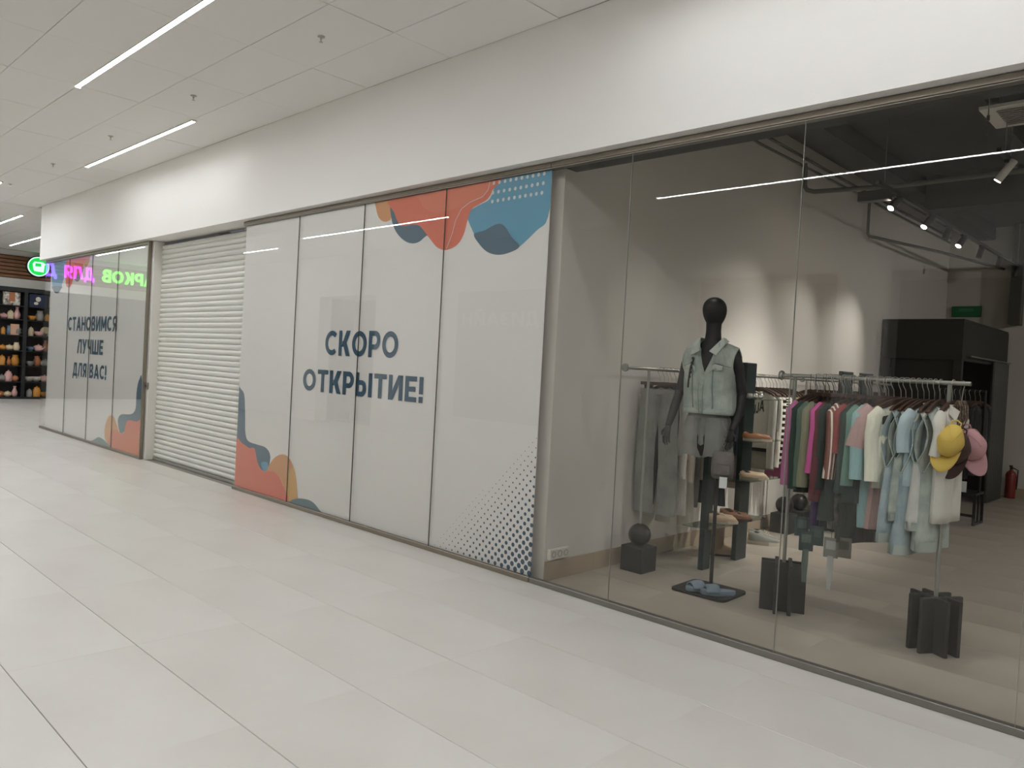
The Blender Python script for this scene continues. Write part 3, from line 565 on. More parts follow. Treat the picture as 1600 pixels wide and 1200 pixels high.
# track with spotlights
def spot_track(x, y0, y1, z, label):
    t = thing('spotlight_track', label, 'light track', (x, y0, z))
    MB().box(-.018, .018, 0, y1-y0, -.018, .018).build('rail', M['black_plastic'], t)
    for y in (0.2, y1-y0-.2): MB().tube([(0, y, .018), (0, y, 4.28-z)], .004, 6).build('suspension', M['steel_grey'], t)
    return t
TZ = 3.60
spot_track(-2.76, 3.55, 9.9, TZ, 'black spotlight track receding along the shop side wall')
spot_track(-1.62, 3.0, 3.6, TZ, 'short black spotlight track near the ceiling vent')
tag(MB().box(-.19, .12, -.05, .05, -.075, .03).build('track_adapter', M['black_plastic'], None, bevel=.006, loc=(-2.85, 3.86, TZ-.04)), 'black transformer box at the near end of the spotlight track', 'adapter')
def spotlight(x, y, z, aim, on, label, col='black_plastic', L=.16, r=.038):
    d = (Vector(aim)-Vector((x, y, z-.1))).normalized()
    t = thing('spotlight', label, 'spotlight', (x, y, z), group='track spotlights in the clothes shop')
    MB().box(-.016, .016, -.04, .04, -.045, -.018).tube([(0, 0, -.045), (0, 0, -.095)], .007, 6).build('adapter', M['black_plastic'], t)
    p0 = Vector((0, 0, -.095))-d*L*.45; p1 = Vector((0, 0, -.095))+d*L*.55
    MB().tube([p0, p0+d*.004, p1-d*.002, p1], [r*.9, r, r, r*.96], 16).build('barrel', M[col], t, True)
    MB().tube([p1-d*.001, p1+d*.002], r*.86, 16).build('lens', M['spot_on'] if on else M['lens_off'], t)
    if on:
        wide = on == .5
        ld = bpy.data.lights.new('spot_beam', 'SPOT'); ld.energy = SPOT_W*on; ld.spot_size = math.radians(130 if wide else 62); ld.spot_blend = 1.0; ld.shadow_soft_size = .03; ld.color = (1, .95, .89)
        lo = bpy.data.objects.new('spot_beam', ld); C.objects.link(lo); lo.parent = t; lo.location = p1+d*.02
        lo.rotation_euler = d.to_track_quat('-Z', 'Y').to_euler()
SPOTS = [(-2.76, 4.10, (-3.8, 2.2, 1.15), .36, 'lit black spotlight nearest the transformer box, turned to the side wall'),
         (-2.76, 5.20, (-3.8, 3.6, 1.15), .4, 'second lit black spotlight on the receding track'),
         (-2.76, 5.95, (-3.5, 5.0, 0), 0, 'third spotlight on the receding track, unlit'),
         (-2.76, 6.60, (-3.8, 5.2, 1.2), .6, 'fourth spotlight on the receding track, lit'),
         (-2.76, 7.50, (-3.4, 6.7, 0), 0, 'fifth spotlight on the receding track, unlit'),
         (-2.76, 8.55, (-3.0, 8.2, 0), 0, 'sixth spotlight on the receding track, unlit'),
         (-2.76, 9.60, (-3.4, 9.0, 0), 0, 'last spotlight on the receding track, at the photo edge')]
for x, y, aim, on, lab in SPOTS: spotlight(x, y, TZ, aim, on, lab)
spotlight(-1.62, 3.30, TZ, (-3.8, 3.1, .4), 1.3, 'single pale lit spotlight under the ceiling vent', 'white_paint', .2, .032)
spot_track(1.7, 2.2, 8.2, TZ, 'added spotlight track in the right half of the shop, out of frame')  # unseen track, added to carry the shop's fill spots
for k, (y, ax) in enumerate(((2.6, .4), (4.4, .2), (6.2, -.6), (7.8, -1.2))):
    spotlight(1.7, y, TZ, (ax-1.0, y+.3, 0) if k < 3 else (-1.8, 10, 2.0), .5, ('first', 'second', 'third', 'fourth')[k]+' added fill spotlight from the window on the out-of-frame track', 'black_plastic')  # added wide spots that brighten the shop floor and back wall
t_ = thing('spotlight_track', 'added spotlight track above the window, hidden by the bulkhead', 'light track', (-3.4, .75, 3.78))  # unseen track, added to light the rails from the window side
MB().box(0, 4, -.018, .018, -.018, .018).build('rail', M['black_plastic'], t_)
for x in (.2, 3.8): MB().tube([(x, 0, .018), (x, 0, .5)], .004, 6).build('suspension', M['steel_grey'], t_)
spotlight(-2.9, .75, 3.78, (-3.6, 1.7, .45), .16, 'added hidden fill spotlight over the window, aimed at the side wall rail')  # added fill for the pale clothes on the side rail
spotlight(-1.3, .75, 3.78, (-1.7, 1.2, .7), .3, 'added hidden fill spotlight over the window, aimed at the denim pieces')  # added fill for the front rail
# socket, exit sign, extinguisher
so = thing('wall_socket', 'white triple wall socket above the beige skirting beside the column', 'socket', (WX, .26, .20))
MB().box(0, .035, -.115, .115, -.042, .042).build('plate', M['white_paint'], so, bevel=.006)
for k in (-1, 0, 1): MB().lathe([(.026, 0), (.026, .003), (.018, .003), (.017, -.006)], (.034, k*.072, 0), 12, 'X').build('outlet', mt('socket_grey', '#b6b2a8', .5), so)
ex = thing('exit_sign', 'unlit green rectangular exit sign on the back wall above the fitting room', 'sign', (-3.49, 9.97, 2.93))
MB().box(-.216, .216, -.0, .03, -.088, .088).build('casing', M['dark_grey'], ex, bevel=.004)
MB().box(-.21, .21, -.006, -.0, -.082, .082).build('panel', mt('exit_green', '#1f7a44', .45), ex)
MB().box(-.11, .1, -.009, -.006, .0, .05).build('mark', mt('exit_mark', '#4c8f66', .5), ex)
fe = thing('fire_extinguisher', 'red fire extinguisher on the floor by the back wall', 'fire extinguisher', (-2.68, 9.8, 0))
MB().lathe([(.07, 0), (.075, .01), (.075, .36), (.06, .40), (.025, .43), (.025, .45)], n=16).build('cylinder', mt('red_paint', '#7c2a22', .4), fe, True)
MB().lathe([(.022, .45), (.022, .49)], n=10).box(-.015, .015, -.09, .02, .49, .51).build('valve', M['black_plastic'], fe)
MB().tube([(0.02, 0, .47), (.09, 0, .44), (.085, 0, .25), (.08, 0, .14)], .011, 6).build('hose', M['black_plastic'], fe, True)
# fitting room
fr = thing('fitting_room', 'dark grey fitting room box with deep header and curtain at the rear of the shop', 'fitting room', (0, 0, 0))
FX0, FX1, FY0, FY1 = -3.78, -2.78, 7.02, 9.5
MB().box(FX0, FX1, FY0, FY0+.09, 2.02, 2.53).build('header', M['fitting'], fr, bevel=.004)
MB().box(FX1-.09, FX1, FY0+.09, FY1, 2.02, 2.53).build('side_header', M['fitting'], fr, bevel=.004)
MB().box(FX0, FX0+.12, FY0, FY0+.09, 0, 2.02).build('post', M['fitting'], fr, bevel=.004)
MB().box(FX1-.10, FX1, FY0, FY0+.09, 0, 2.02).build('post', M['fitting'], fr, bevel=.004)
MB().box(FX1-.09, FX1, FY1-.12, FY1, 0, 2.02).build('post', M['fitting'], fr, bevel=.004)
MB().box(FX0+.12, FX1-.10, FY0+.05, FY0+.08, 0, 2.02).build('front_panel', M['fitting'], fr)
MB().box(FX0, FX1, FY1, FY1+.04, 0, 2.53).build('back_panel', M['fitting'], fr)
MB().box(FX0, FX1, FY0, FY1, 2.53, 2.56).build('roof_panel', M['fitting'], fr)
b = MB(); pts = []
for k in range(49):
    y = FY1-1.05+k*.019; pts.append((FX1+.05+.035*math.sin(k*1.05), y))
b.loft([[(x, y, z) for x, y in pts] for z in (.03, .8, 1.6, 2.06)], False, False, False)
b.build('curtain', M['curtain'], fr, True, thick=.006)
MB().tube([(FX1+.05, FY0+.2, 2.08), (FX1+.05, FY1, 2.08)], .012, 8).box(FX1-.01, FX1+.05, FY0+.25, FY0+.27, 2.07, 2.09).box(FX1-.01, FX1+.05, FY1-.05, FY1-.03, 2.07, 2.09).build('curtain_rod', M['steel_grey'], fr)

# ------------------------------------------------------------------ clothes racks
RZ = 1.665; AX = -3.57; BY = 1.0
def rail_rack(name, label, loc, rot, L, p0, p1, kind):
    t = thing(name, label, 'clothes rack', loc, rot)        # local: rail along +x, from 0 to L
    MB().tube([(0, 0, RZ-.014), (L, 0, RZ-.014)], .014, 10).build('rail', M['rack_metal'], t, True)
    MB().lathe([(.03, -.012), (.034, -.004), (.034, .004), (.03, .012)], (0, 0, RZ-.014), 12, 'X').build('end_cap', M['rack_metal'], t, True)
    for i, p in enumerate((p0, p1)):
        if kind == 'ball':
            MB().tube([(p, 0, .37), (p, 0, RZ-.02)], .012, 10).build('pole', M['rack_metal'], t, True)
            bs = MB().box(p-.105, p+.105, -.105, .105, 0, .205).build('base_block', M['black_block'], t, bevel=.004)
            MB().ball((p, 0, .292), .093, 20, 12).build('ball', M['black_gloss'], bs, True)
        else:
            MB().tube([(p, 0, .33), (p, 0, RZ-.02)], .0125, 10).build('pole', M['rack_metal'], t, True)
            bb = [.45, -.55][i]
            for q in range(2):
                for s in (-.045, .045):
                    R_ = Matrix.Rotation(bb+q*PI/2, 3, 'Z'); off = R_ @ Vector((0, s, 0))
                    MB().obox((p+off.x, off.y, .17), (.30, .026, .34), R_).build('base_plate', M['black_block'], t, bevel=.003)
    return t
rail_rack('clothes_rack', 'steel clothes rail on black cube and ball feet, near the window along the side wall', (AX, .70, 0), PI/2, 3.25, .33, 3.03, 'ball')
rail_rack('clothes_rack', 'second steel clothes rail on cube and ball feet, deeper along the side wall', (AX, 3.98, 0), PI/2, 2.80, .12, 2.60, 'ball')
rail_rack('clothes_rack', 'front steel clothes rail on slotted black plate feet, behind the window', (-2.43, BY, 0), 0, 1.19, .10, 1.075, 'plate')
rc = thing('clothes_rack', 'black framed rack with low shelf and dark clothes before the fitting room', 'clothes rack', (-2.92, 6.5, 0))
MB().tube([(0, 0, 1.63), (.55, 0, 1.63)], .012, 8).build('rail', M['black_plastic'], rc, True)
for x in (0, .55):
    MB().tube([(x, 0, 0.02), (x, 0, 1.64)], .014, 8).build('upright', M['black_plastic'], rc, True)
    MB().box(x-.016, x+.016, -.2, .2, 0, .03).box(x-.016, x+.016, -.2, -.17, .03, .36).box(x-.016, x+.016, .17, .2, .03, .36).build('foot', M['black_plastic'], rc)
MB().box(-.01, .56, -.2, .2, .36, .39).build('shelf', M['black_plastic'], rc)
MB().box(-.01, .56, -.2, -.17, .10, .13).build('brace', M['black_plastic'], rc)
tag(MB().box(.0, .13, 0, .01, 0, .13).build('price_card', M['p_white'], None, loc=(-2.60, 6.32, .39)), 'white price card standing on the low rack shelf', 'card')

# ------------------------------------------------------------------ garments
def garment_fn(sw, cw, hw, L, nw, nd, dep, arm, fold, ph, slope=.32, v=False, nz=.16):
    def f(u, t, s, off=0):
        a = abs(u); tn = min(1, max(0, t))
        ta = .66
        W = hw+(cw-hw)*min(1, tn/ta) if tn < ta else cw+(sw-cw)*((tn-ta)/(1-ta))**.7
        xt = a*sw
        if xt < nw:
            k = xt/nw
            ztop = -nz-.005-(nd if s < 0 else .02)*((1-k) if v else (1-k*k))
        else: ztop = -nz-slope*(xt-nw)
        zh = -nz-L
        z = zh+(ztop-zh)*tn
        g = math.sqrt(max(0, 1-((tn-.78)/.22)**2)) if tn > .78 else 1
        if xt < nw: g = max(g, .55)
        d = dep*math.sqrt(max(0, 1-a**2.6))*g
        e = arm*math.sin(PI*min(1, max(0, (tn-.56)/.44)))*a**6 if arm else 0
        y = math.sqrt(d*d+e*e)
        y += fold*math.sin(u*5.3+ph+3*tn)*(1-tn)*(1-a**3)*(1 if s > 0 else .8)
        x = u*W+fold*.6*math.sin(tn*7+ph)*(1-tn)
        return (x, s*(y+off), z)
    return f
def body_mb(f, nu=12, nv=9):
    b = MB()
    for s in (-1, 1): b.grid(lambda i, j: f((2*i-1)*(1 if s < 0 else -1), j, s), nu, nv)
    return b
def sleeve_mb(sx, sw, nz, nw, slope, ln, r0, r1, splay, ph):
    zs = -nz-slope*(sw-nw)
    p = [Vector((sx*sw*.86, 0, zs-.015)), Vector((sx*(sw+.02), 0, zs-.06))]
    for k in range(1, 5):
        q = k/4; p.append(Vector((sx*(sw+.02+splay*q), .012*math.sin(ph+3*q), zs-.06-ln*q)))
    rs = [r0*.8, r0]+[r0+(r1-r0)*k/4 for k in range(1, 5)]
    return MB().tube(p, rs, 10, True, .62)
CL = {}
mt('denim_trim', '#a3ada6', .9)
def cloth(key):
    if key in CL: return CL[key]
    D = dict(denim=('#bac2b8', '#8f9c96', 9), denim_blue=('#a3b3b5', '#8c9da3', 8), denim_pale=('#d2d3cc', '#c2c4bd', 7), denim_grey=('#7d7f7a', '#8e908a', 8))
    if key in D: m = pm('cloth_'+key, D[key][0], .9, noise=(D[key][2], D[key][1], 6), sheen=.2)
    elif key == 'bw': m = pm('cloth_bw', '#efe9dd', .9, stripes=('Z', 17, '#17181a', .45))
    elif key == 'bw_fine': m = pm('cloth_bw_fine', '#efe9dd', .9, stripes=('Z', 40, '#2a2b2d', .5))
    elif key == 'brown_stripe': m = pm('cloth_brown_stripe', '#7b4f45', .9, stripes=('X', 42, '#e2d9cb', .62))
    elif key == 'camo': m = pm('cloth_camo', '#55584a', .9, noise=(16, '#8e8f7c', 2))
    elif key == 'velvet': m = pm('cloth_velvet', '#56584c', .55, noise=(20, '#a4a593', 4), sheen=.6)
    elif key == 'green_stripe': m = pm('cloth_green_stripe', '#4f9c3a', .9, stripes=('X', 9, '#1f2b3a', .8))
    else: m = pm('cloth_'+key.lstrip('#'), '#'+key.lstrip('#'), .92, noise=(24, '#'+key.lstrip('#'), 2), sheen=.15)
    nt = m.node_tree; b = nt.nodes['Principled BSDF']; tc = nt.nodes.new('ShaderNodeTexCoord'); mp = nt.nodes.new('ShaderNodeMapping'); mp.inputs['Scale'].default_value = (1.6, 1.6, .5)
    nz = nt.nodes.new('ShaderNodeTexNoise'); nz.inputs['Scale'].default_value = 14; nz.inputs['Detail'].default_value = 3; bp = nt.nodes.new('ShaderNodeBump'); bp.inputs['Strength'].default_value = .75; bp.inputs['Distance'].default_value = .02
    nt.links.new(tc.outputs['Object'], mp.inputs['Vector']); nt.links.new(mp.outputs[0], nz.inputs['Vector']); nt.links.new(nz.outputs['Fac'], bp.inputs['Height']); nt.links.new(bp.outputs['Normal'], b.inputs['Normal'])
    CL[key] = m; return m
hang_me = {}
def hanger_mesh():
    if hang_me: return
    a = [(.012*math.cos(t)*1.6, 0, -.0+.0185*math.sin(t)-.0185+.005) for t in [PI*.0+k*PI/7 for k in range(8)]]
    hook = [(.03*math.cos(k*PI/7), 0, .012*math.sin(k*PI/7)*1.6-.012) for k in range(8)]
    hook = [(x-.0, y, z) for x, y, z in hook]+[(-.028, 0, -.04), (-.006, 0, -.075), (0, 0, -.13)]
    hang_me['hook'] = MB().tube(hook, .0028, 6).mesh('hook', M['chrome'], True)
    b = MB()
    for s in (-1, 1): b.loft([[(s*x, y*w_, z+h*k) for y, k in ((-1, -.5), (1, -.5), (1, .5), (-1, .5))] for x, z, w_, h in ((0, -.135, .006, .03), (.08, -.150, .007, .03), (.17, -.185, .010, .022), (.195, -.2, .012, .012))])
    hang_me['arms'] = b.mesh('arms', M['wood_dark'])
    hang_me['bar'] = MB().box(-.19, .19, -.007, .007, -.145, -.118).mesh('bar', M['wood_dark'], bevel=.002)
    b = MB()
    for s in (-1, 1): b.box(s*.135-.014, s*.135+.014, -.014, .014, -.19, -.14)
    hang_me['clips'] = b.mesh('clips', M['black_plastic'], bevel=.002)
def hanger(loc, rot, clip, what, group):
    hanger_mesh()
    t = thing('clothes_hanger', ('clip hanger holding the ' if clip else 'dark wooden hanger inside the ')+what, 'hanger', loc, rot, group)
    link('hook', hang_me['hook'], t); link('bar' if clip else 'arms', hang_me['bar' if clip else 'arms'], t)
    if clip: link('clips', hang_me['clips'], t)
    return t
HG = 'hangers on the clothes rails'
def place(t, loc, rot): t.location = loc; t.rotation_euler.z = rot
def top(name, label, cat, loc, rot, group, col, sw=.19, cw=.2, hw=.21, L=.62, nw=.07, nd=.06, dep=.032, sl=0, sr=(.055, .042), arm=0, fold=.012, v=False, splay=.02, slcol=None, collar=False, hang=True, extra=None, short=None):
    ph = random.uniform(0, 6); slope = .32; nz = .16
    t = thing(name, label, cat, loc, rot, group)
    f = garment_fn(sw, cw, hw, L, nw, nd, dep, arm, fold, ph, slope, v, nz)
    body_mb(f).build('body', cloth(col), t, True, thick=.004, weld=not arm)
    if sl:
        for s in (-1, 1): sleeve_mb(s, sw, nz, nw, slope, sl, sr[0], sr[1], splay, ph+s).build('sleeve', cloth(slcol or col), t, True)
    if collar:
        for s in (-1, 1):
            MB().add([(0.0+s*nw*.95, -.012, -nz+.012), (s*nw*.55, -dep-.012, -nz-.025), (s*nw*1.15, -dep-.006, -nz-.085), (s*(nw+.045), -dep*.5, -nz-.04)], [(0, 1, 2, 3)]).build('collar', cloth(slcol or col), t, thick=.006)
        MB().add([(-nw, -.01, -nz+.012), (nw, -.01, -nz+.012), (nw*.9, .03, -nz-.02), (-nw*.9, .03, -nz-.02)], [(0, 1, 2, 3)]).build('back_collar', cloth(slcol or col), t, thick=.006)
    if arm > .05:
        for q in (-1, 1):
            lp = [Vector(f(q*.995, .57+.42*k/8, -1)) for k in range(9)]+[Vector(f(q*.995, .99-.42*k/8, 1)) for k in range(9)]
            MB().tube(lp+[lp[0]], .0045, 5, False).build('armhole_trim', M['denim_trim'], t, True)
        for q in (-1, 1): MB().grid(lambda i, j: f((2*i-1)*.99*(1 if q < 0 else -1), .0+.07*j, q, .004), 14, 2).build('hem_band', M['denim_trim'], t, True)
        MB().grid(lambda i, j: f(-.07+.14*i, .6*j, -1, .005), 2, 10).build('placket', M['denim_trim'], t, True)
    if extra: extra(t, f)
    if hang: hanger(loc, rot, False, label.split(',')[0], HG)
    return t
def trousers(name, label, cat, loc, rot, group, col, w=.17, L=1.0, flare=1.0, dep=.035, hang=True, split=.28):
    t = thing(name, label, cat, loc, rot, group); ph = random.uniform(0, 6); z0 = -.175
    MB().loft([[(w*math.cos(2*PI*k/16), dep*.75*math.sin(2*PI*k/16), z) for k in range(16)] for z in (z0-.045, z0)]).build('waistband', cloth(col), t, True)
    for s in (-1, 1):
        rings = []
        for q, (xc, hwd, dd) in enumerate(((.5, .5, .8), (.52, .5, 1), (.52, .47, 1), (.54, .44*flare, 1), (.56, .44*flare, .95), (.57, .44*flare, .9))):
            z = z0-.04-(L-.04)*q/5; sway = .012*math.sin(ph+q*1.1+s)
            rings.append([(s*xc*w+hwd*w*math.cos(2*PI*k/12)+sway, dep*dd*math.sin(2*PI*k/12)*(1+.15*math.sin(3*k+ph)), z) for k in range(12)])
        MB().loft(rings).build('leg', cloth(col), t, True)
    if hang: hanger(loc, rot, True, label.split(',')[0], HG)
    return t
GA = 'clothes on the rail along the side wall'; GB = 'clothes on the front rail behind the window'; GD = 'clothes on the deeper rail'; GC = 'dark clothes before the fitting room'
RA = dict(sw=.155, cw=.165, hw=.185, sr=(.042, .036), splay=.004)
def A(y, jit=.05): return (AX, y, RZ), random.uniform(-jit, jit)
def ta(y, label, col, L, **k):
    d = dict(RA); d.update(k); loc, r = A(y); return top(k.get('nm', 'shirt') if False else d.pop('nm', 'shirt'), label, d.pop('cat', 'shirt'), loc, r, GA, col, L=L, **d)
def tra(y, label, col, L, **k):
    loc, r = A(y); return trousers('trousers', label, 'trousers', loc, r, GA, col, L=L, **k)
tra(1.21, 'wide grey trousers hanging first on the side wall rail', 'denim_grey', 1.04, w=.19, flare=1.1, dep=.03)
tra(1.27, 'slim black trousers just behind the wide grey trousers', '26262a', .98, w=.15, flare=.7)
tra(1.60, 'second grey trousers on the side wall rail, among the white pieces', '6f6e6a', 1.0, w=.18)
ta(1.66, 'cream long-sleeved shirt between the white pieces and the pinkish blouse', 'cfc8b6', .78, sl=.68, hw=.2, splay=.012)
tra(1.53, 'long pale beige trousers behind the grey trousers', 'ddd7ca', 1.16, w=.18)
ta(1.335, 'white cardigan with long sleeves beside the mannequin hand', 'e8e4dc', .56, sl=.66, nm='cardigan', cat='cardigan')
ta(1.385, 'long white dress hanging low behind the mannequin hand', 'e6e2d9', 1.06, hw=.215, nm='dress', cat='dress')
ta(1.455, 'cream ribbed sweater with long sleeves behind the mannequin shorts', 'e6dccd', .60, sl=.70, nm='sweater', cat='sweater')
ta(1.84, 'pinkish white blouse between cream sweater and green polo', 'ead9d2', .64, sl=.6, nm='blouse', cat='blouse')
ta(1.94, 'green and navy striped polo behind the mannequin shorts', 'green_stripe', .80, sl=.28, nm='polo_shirt')
ta(2.04, 'long navy dress behind the mannequin pole', '1f2836', 1.04, hw=.215, nm='dress', cat='dress')
ta(2.13, 'navy jacket with a white zip line behind the handbag', '26354a', .72, sl=.55, nm='jacket', cat='jacket')
ta(2.22, 'grey-blue top behind the grey handbag', '8c93a2', .82, sl=.5)
ta(2.32, 'mauve top hanging below the grey handbag', 'a78f8d', .85, sl=.5)
ta(2.42, 'pale grey long top near the tall dark green panels', 'bdbab2', .92, sl=.5)
ta(3.03, 'grey graphic shirt showing below the grey lettered sweater', '85847c', .78, sl=.3)
def sweater_print(t, f):
    text_on('lettering', 'UJA', M['black_plastic'], t, lambda a, b, d: Vector(f(a/.165, .72+(b)/.56, -1, .007)), -.02, .11, -.035, .075, .2)
ta(2.93, 'light grey sweater with black letters, beside the tall dark panel', 'a9a79e', .56, sl=.66, nm='sweater', cat='sweater', sw=.165, extra=sweater_print)
ta(2.995, 'black top right behind the grey lettered sweater', '1d1d1f', .60)
ta(3.06, 'off-white long top behind the grey lettered sweater', 'd8d4c8', .70, sl=.66)
ta(3.15, 'black and white broad striped sweater on the side wall rail', 'bw', .72, sl=.60, nm='sweater', cat='sweater')
ta(3.23, 'finely striped black and white top beside the broad striped sweater', 'bw_fine', .70, sl=.6)
ta(3.30, 'cream knitted top right of the striped sweaters', 'ded9cb', .72, sl=.62)
ta(3.38, 'blue shirt right of the cream knitted top', '7c94ab', .64, sl=.55)
ta(3.46, 'olive yellow shirt right of the blue shirt', 'aaa273', .70, sl=.5)
ta(3.54, 'greyish mauve shirt right of the olive yellow shirt', 'a99a9f', .72, sl=.5)
ta(3.62, 'long magenta dress at the end of the side wall rail', 'a05c7e', .92, hw=.2, nm='dress', cat='dress')
cols = ['4a4f4b', '6b5f55', '2f3432', 'a79f92', '59454a', '394750', '8a7d6d', '2b2a2c', '5d6a60', 'bdb5a6', '7a4a3a', '3c3f46', '8f8478', '2c3b3a', '6a5648', 'a5684f', '403a38', '757067']
nmz = ['charcoal', 'taupe', 'black-green', 'stone', 'plum', 'slate blue', 'tan', 'black', 'sage', 'ivory', 'rust', 'graphite', 'mushroom', 'deep teal', 'brown', 'copper', 'dark umber', 'grey-brown']
for k in range(18):
    d = dict(RA); y = 4.22+k*.135
    top('shirt', '%s top on the deeper side wall rail' % nmz[k], 'shirt', (AX, y, RZ), random.uniform(-.05, .05), GD, cols[k], L=random.uniform(.6, .95), sl=random.choice((0, .3, .6)), **d)
# front rail
RB = dict(sw=.185, cw=.2, hw=.215, sr=(.056, .05), splay=.01, dep=.045)
def tb(x, label, col, L, rot=None, **k):
    d = dict(RB); d.update(k); r = math.radians(rot if rot is not None else random.uniform(62, 68))
    return top(d.pop('nm', 'shirt'), label, d.pop('cat', 'shirt'), (x, BY, RZ), r, GB, col, L=L, **d)
def trb(x, label, col, L, rot=None, **k):
    return trousers('trousers', label, 'trousers', (x, BY, RZ), math.radians(rot if rot is not None else random.uniform(62, 68)), GB, col, L=L, **k)
tb(-2.169, 'dusty pink shirt at the left end of the front rail', 'b06a90', .62, sl=.5)
tb(-2.119, 'dark green jacket with black lining, left part of the front rail', '2b3d35', .64, sl=.52, nm='jacket', cat='jacket', collar=True, sr=(.06, .05), rot=64)
tb(-2.086, 'grey-green jacket beside the dark green jacket', '56695b', .52, sl=.5, nm='jacket', cat='jacket', rot=64)
tb(-2.056, 'olive beige shirt left of the hot pink shirt', '85846d', .54, sl=.5)
trb(-2.040, 'purple trousers hanging low under the front rail', '44325c', .86, w=.14)
tb(-1.994, 'hot pink shirt on the front rail', 'cc639f', .45, sl=.40, collar=True, rot=64)
tb(-1.969, 'maroon long-sleeved top right of the hot pink shirt', '6a3c42', .56, sl=.58)
trb(-1.986, 'black trousers right of the purple trousers', '17181a', .86, w=.15)
tb(-1.944, 'charcoal green coat hanging long on the front rail', '3a423e', .80, sl=.5, nm='coat', cat='coat')
trb(-1.932, 'shimmering grey-olive velvet trousers on the front rail', 'velvet', .84, w=.14)
tb(-1.886, 'camouflage hoodie with brown and white striped sleeves', 'camo', .46, sl=.42, slcol='brown_stripe', nm='hoodie', cat='hoodie', rot=64)
tb(-1.837, 'rust red top right of the striped-sleeve hoodie', '8c403e', .50, sl=.25, rot=64)
trb(-1.832, 'dull maroon trousers below the rust red top', '6b3f3c', .80, w=.12)
tb(-1.817, 'long dark olive dress in the middle of the front rail', '30332b', .92, nm='dress', cat='dress')
tb(-1.803, 'very dark green blouse left of the sage shirt', '2a3a33', .66, sl=.5, nm='blouse', cat='blouse')
tb(-1.766, 'sage green shirt left of the aqua pyjama shirt', '668779', .50, sl=.45, rot=64)
trb(-1.758, 'aqua pyjama trousers with dark piping', '93b6b6', .80, w=.12, rot=64)
tb(-1.720, 'aqua pyjama shirt with collar on the front rail', '94b7b8', .46, sl=.40, collar=True, sr=(.058, .055), rot=64)
trb(-1.704, 'dusty rose trousers below the dusty rose T-shirt', 'bb9c97', .80, w=.12, rot=64)
tb(-1.671, 'dusty rose T-shirt with loose hem on the front rail', 'b99c97', .50, sl=.2, sw=.18, hw=.22, sr=(.075, .085), splay=.03, rot=54)
tb(-1.629, 'cream white shirt right of the dusty rose T-shirt', 'e3e2d0', .50, sl=.40, rot=64)
def band(t, f): MB().grid(lambda i, j: f((2*i-1)*.98, .80+.10*j, -1, .006), 12, 2).build('black_band', cloth('1e1f1e'), t, True)
tb(-1.600, 'pale grey knit top with a black chest band', 'b4b8ac', .54, extra=band, arm=.03, rot=56)
DN = dict(arm=.062, dep=.055, nw=.06, fold=.022)
tb(-1.565, 'long light blue denim dress, leftmost of the denim pieces', 'denim_blue', .86, hw=.27, nm='dress', cat='dress', collar=True, **DN, rot=72)
tb(-1.530, 'sea-green faded denim waistcoat between the two blue denim dresses', 'denim', .72, hw=.24, nm='vest', cat='vest', collar=True, **DN, rot=76)
tb(-1.495, 'faded blue denim dress hanging lowest on the front rail', 'denim_blue', .92, hw=.25, nm='dress', cat='dress', collar=True, **DN, rot=76)
tb(-1.465, 'pale blue shirt with pointed collar among the denim pieces', 'b5c8cd', .50, collar=True, sl=.2, rot=72)
tb(-1.435, 'white denim waistcoat near the right pole of the front rail', 'denim_pale', .76, hw=.23, nm='vest', cat='vest', collar=True, **DN, rot=82)
tb(-1.405, 'blue-grey denim skirt dress showing below the white waistcoat', 'denim', .88, hw=.22, nm='dress', cat='dress', **DN, rot=86)
tb(-1.335, 'white short-sleeved shirt just behind the right rack pole', 'd8d6ce', .70, sl=.20, collar=True, hw=.2, rot=86)
# dark rack at the back
for k in range(9):
    nm_ = ['near-black', 'ink blue', 'soot grey', 'bottle green', 'dark denim', 'midnight', 'espresso', 'anthracite', 'jet black'][k]
    top('shirt', '%s garment on the black rack before the fitting room' % nm_, 'shirt', (-2.86+k*.055, 6.5, 1.63), math.radians(random.uniform(60, 85)), GC, ['222526', '252c36', '333534', '24322d', '2a3340', '20232c', '33291f', '2d2d2f', '1b1b1c'][k], L=random.uniform(.75, .95), sl=.5, sw=.16, cw=.17, hw=.18, sr=(.042, .036))

